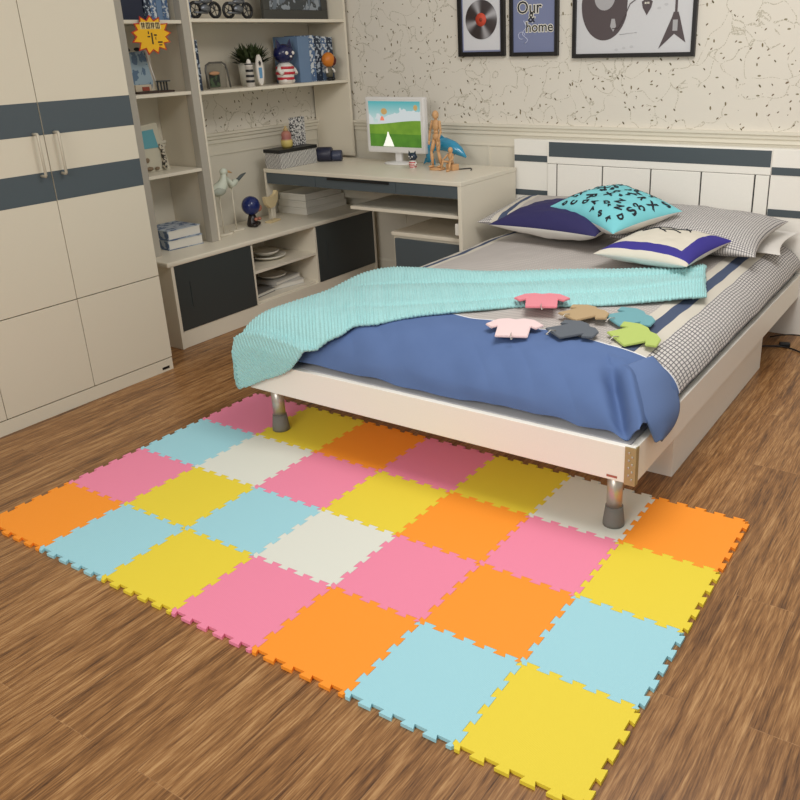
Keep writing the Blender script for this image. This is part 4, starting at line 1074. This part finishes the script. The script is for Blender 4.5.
for yy_ in (.052, .072, .09, .106): bn.box(.003, .009, yy_ - .003, yy_ + .003, .008, .048, 0)
L(bn, 'bench', mat('dark_slate_wood', (70, 72, 72), .6), sh_)
L(MB().ball((-.002, -.086, .198), (.01, .016, .009), 10).ball((-.002, -.03, .200), (.01, .018, .009), 10), 'finial', BLACK, sh_)
pf = thing('photo_frame', 'cream frame with a teal picture on the lower tower shelf', 'photo frame', (-3.63, 2.80, z3), 0)
L(yzprism([(-.085, .0), (.085, .0), (.040, .235), (-.075, .225)], -.006, .010), 'frame', mat('cream_card', (196, 190, 170), .6), pf)
L(yzprism([(-.070, .115), (.030, .115), (.012, .205), (-.068, .200)], .0045, .002), 'picture', mat('teal_picture', (96, 160, 172), .5), pf, 'teal picture')
pz = MB().tube([(.012, .045, .01), (.012, .05, .05), (.012, .045, .10), (.012, .035, .13)], [.012, .012, .009, .006], 10).ball((.012, .040, .115), (.006, .012, .012), 10)
L(pz, 'painted_figure', blotch('figure_paint', (60, 56, 50), (206, 196, 176), 90, .5, .6), pf, 'small painted figure')
L(MB().ball((.010, -.05, .06), (.006, .012, .012), 10).ball((.012, -.045, .018), (.010, .022, .010), 10).ball((.012, .0, .016), (.010, .014, .008), 10), 'shells', mat('shell_brown', (130, 110, 86), .6), pf)
# hanging starburst tag
sg = thing('price_tag', 'yellow starburst tag with red edge hanging from the tower shelf', 'tag', (-3.492, 2.785, 1.475), 0)
def star(n, r0, r1, sy=1.0, jit=0):
    random.seed(11); out = []
    for k in range(2 * n):
        r = (r1 if k % 2 else r0) * (1 + (random.random() - .5) * jit); a = 2 * PI * k / (2 * n) + .1
        out.append((r * math.cos(a) * 1.18, r * math.sin(a) * sy))
    return out
L(yzprism(star(13, .100, .074, .9, .1), 0, .0015), 'red_border', mat('tag_red', (190, 52, 24), .5), sg, 'red starburst edge')
L(yzprism(star(13, .090, .066, .9, .1), .0017, .001), 'yellow_face', mat('tag_yellow', (246, 190, 24), .5), sg, 'yellow starburst face')
gl = MB(); wp = MB()
wp.box(.0029, .0033, -.058, .058, .026, .056, 0)
for k in range(4):
    y0 = -.052 + k * .027
    for (a, b, c2, d2) in ((0, .022, .028, .032), (0, .022, .050, .054), (0, .004, .028, .054), (.018, .022, .028, .054), (.009, .013, .030, .052)) if k % 2 else ((0, .022, .046, .050), (.002, .006, .028, .054), (.012, .016, .028, .054), (.006, .020, .037, .041)):
        gl.box(.0035, .0042, y0 + a, y0 + b, c2, d2, 0)
for (a, b, c2, d2) in ((-.004, .004, -.04, .01), (-.025, -.010, -.01, -.004), (.012, .028, -.004, .003), (-.02, -.014, .004, .016), (.018, .022, -.02, -.01), (.030, .056, -.035, -.028), (.034, .052, -.046, -.041)):
    gl.box(.0029, .0036, a, b, c2, d2, 0)
wp_o = L(wp, 'character_strip', mat('tag_pale', (236, 214, 150), .5), sg); L(gl, 'characters', mat('tag_ink', (60, 40, 24), .6), sg, 'dark printed characters')
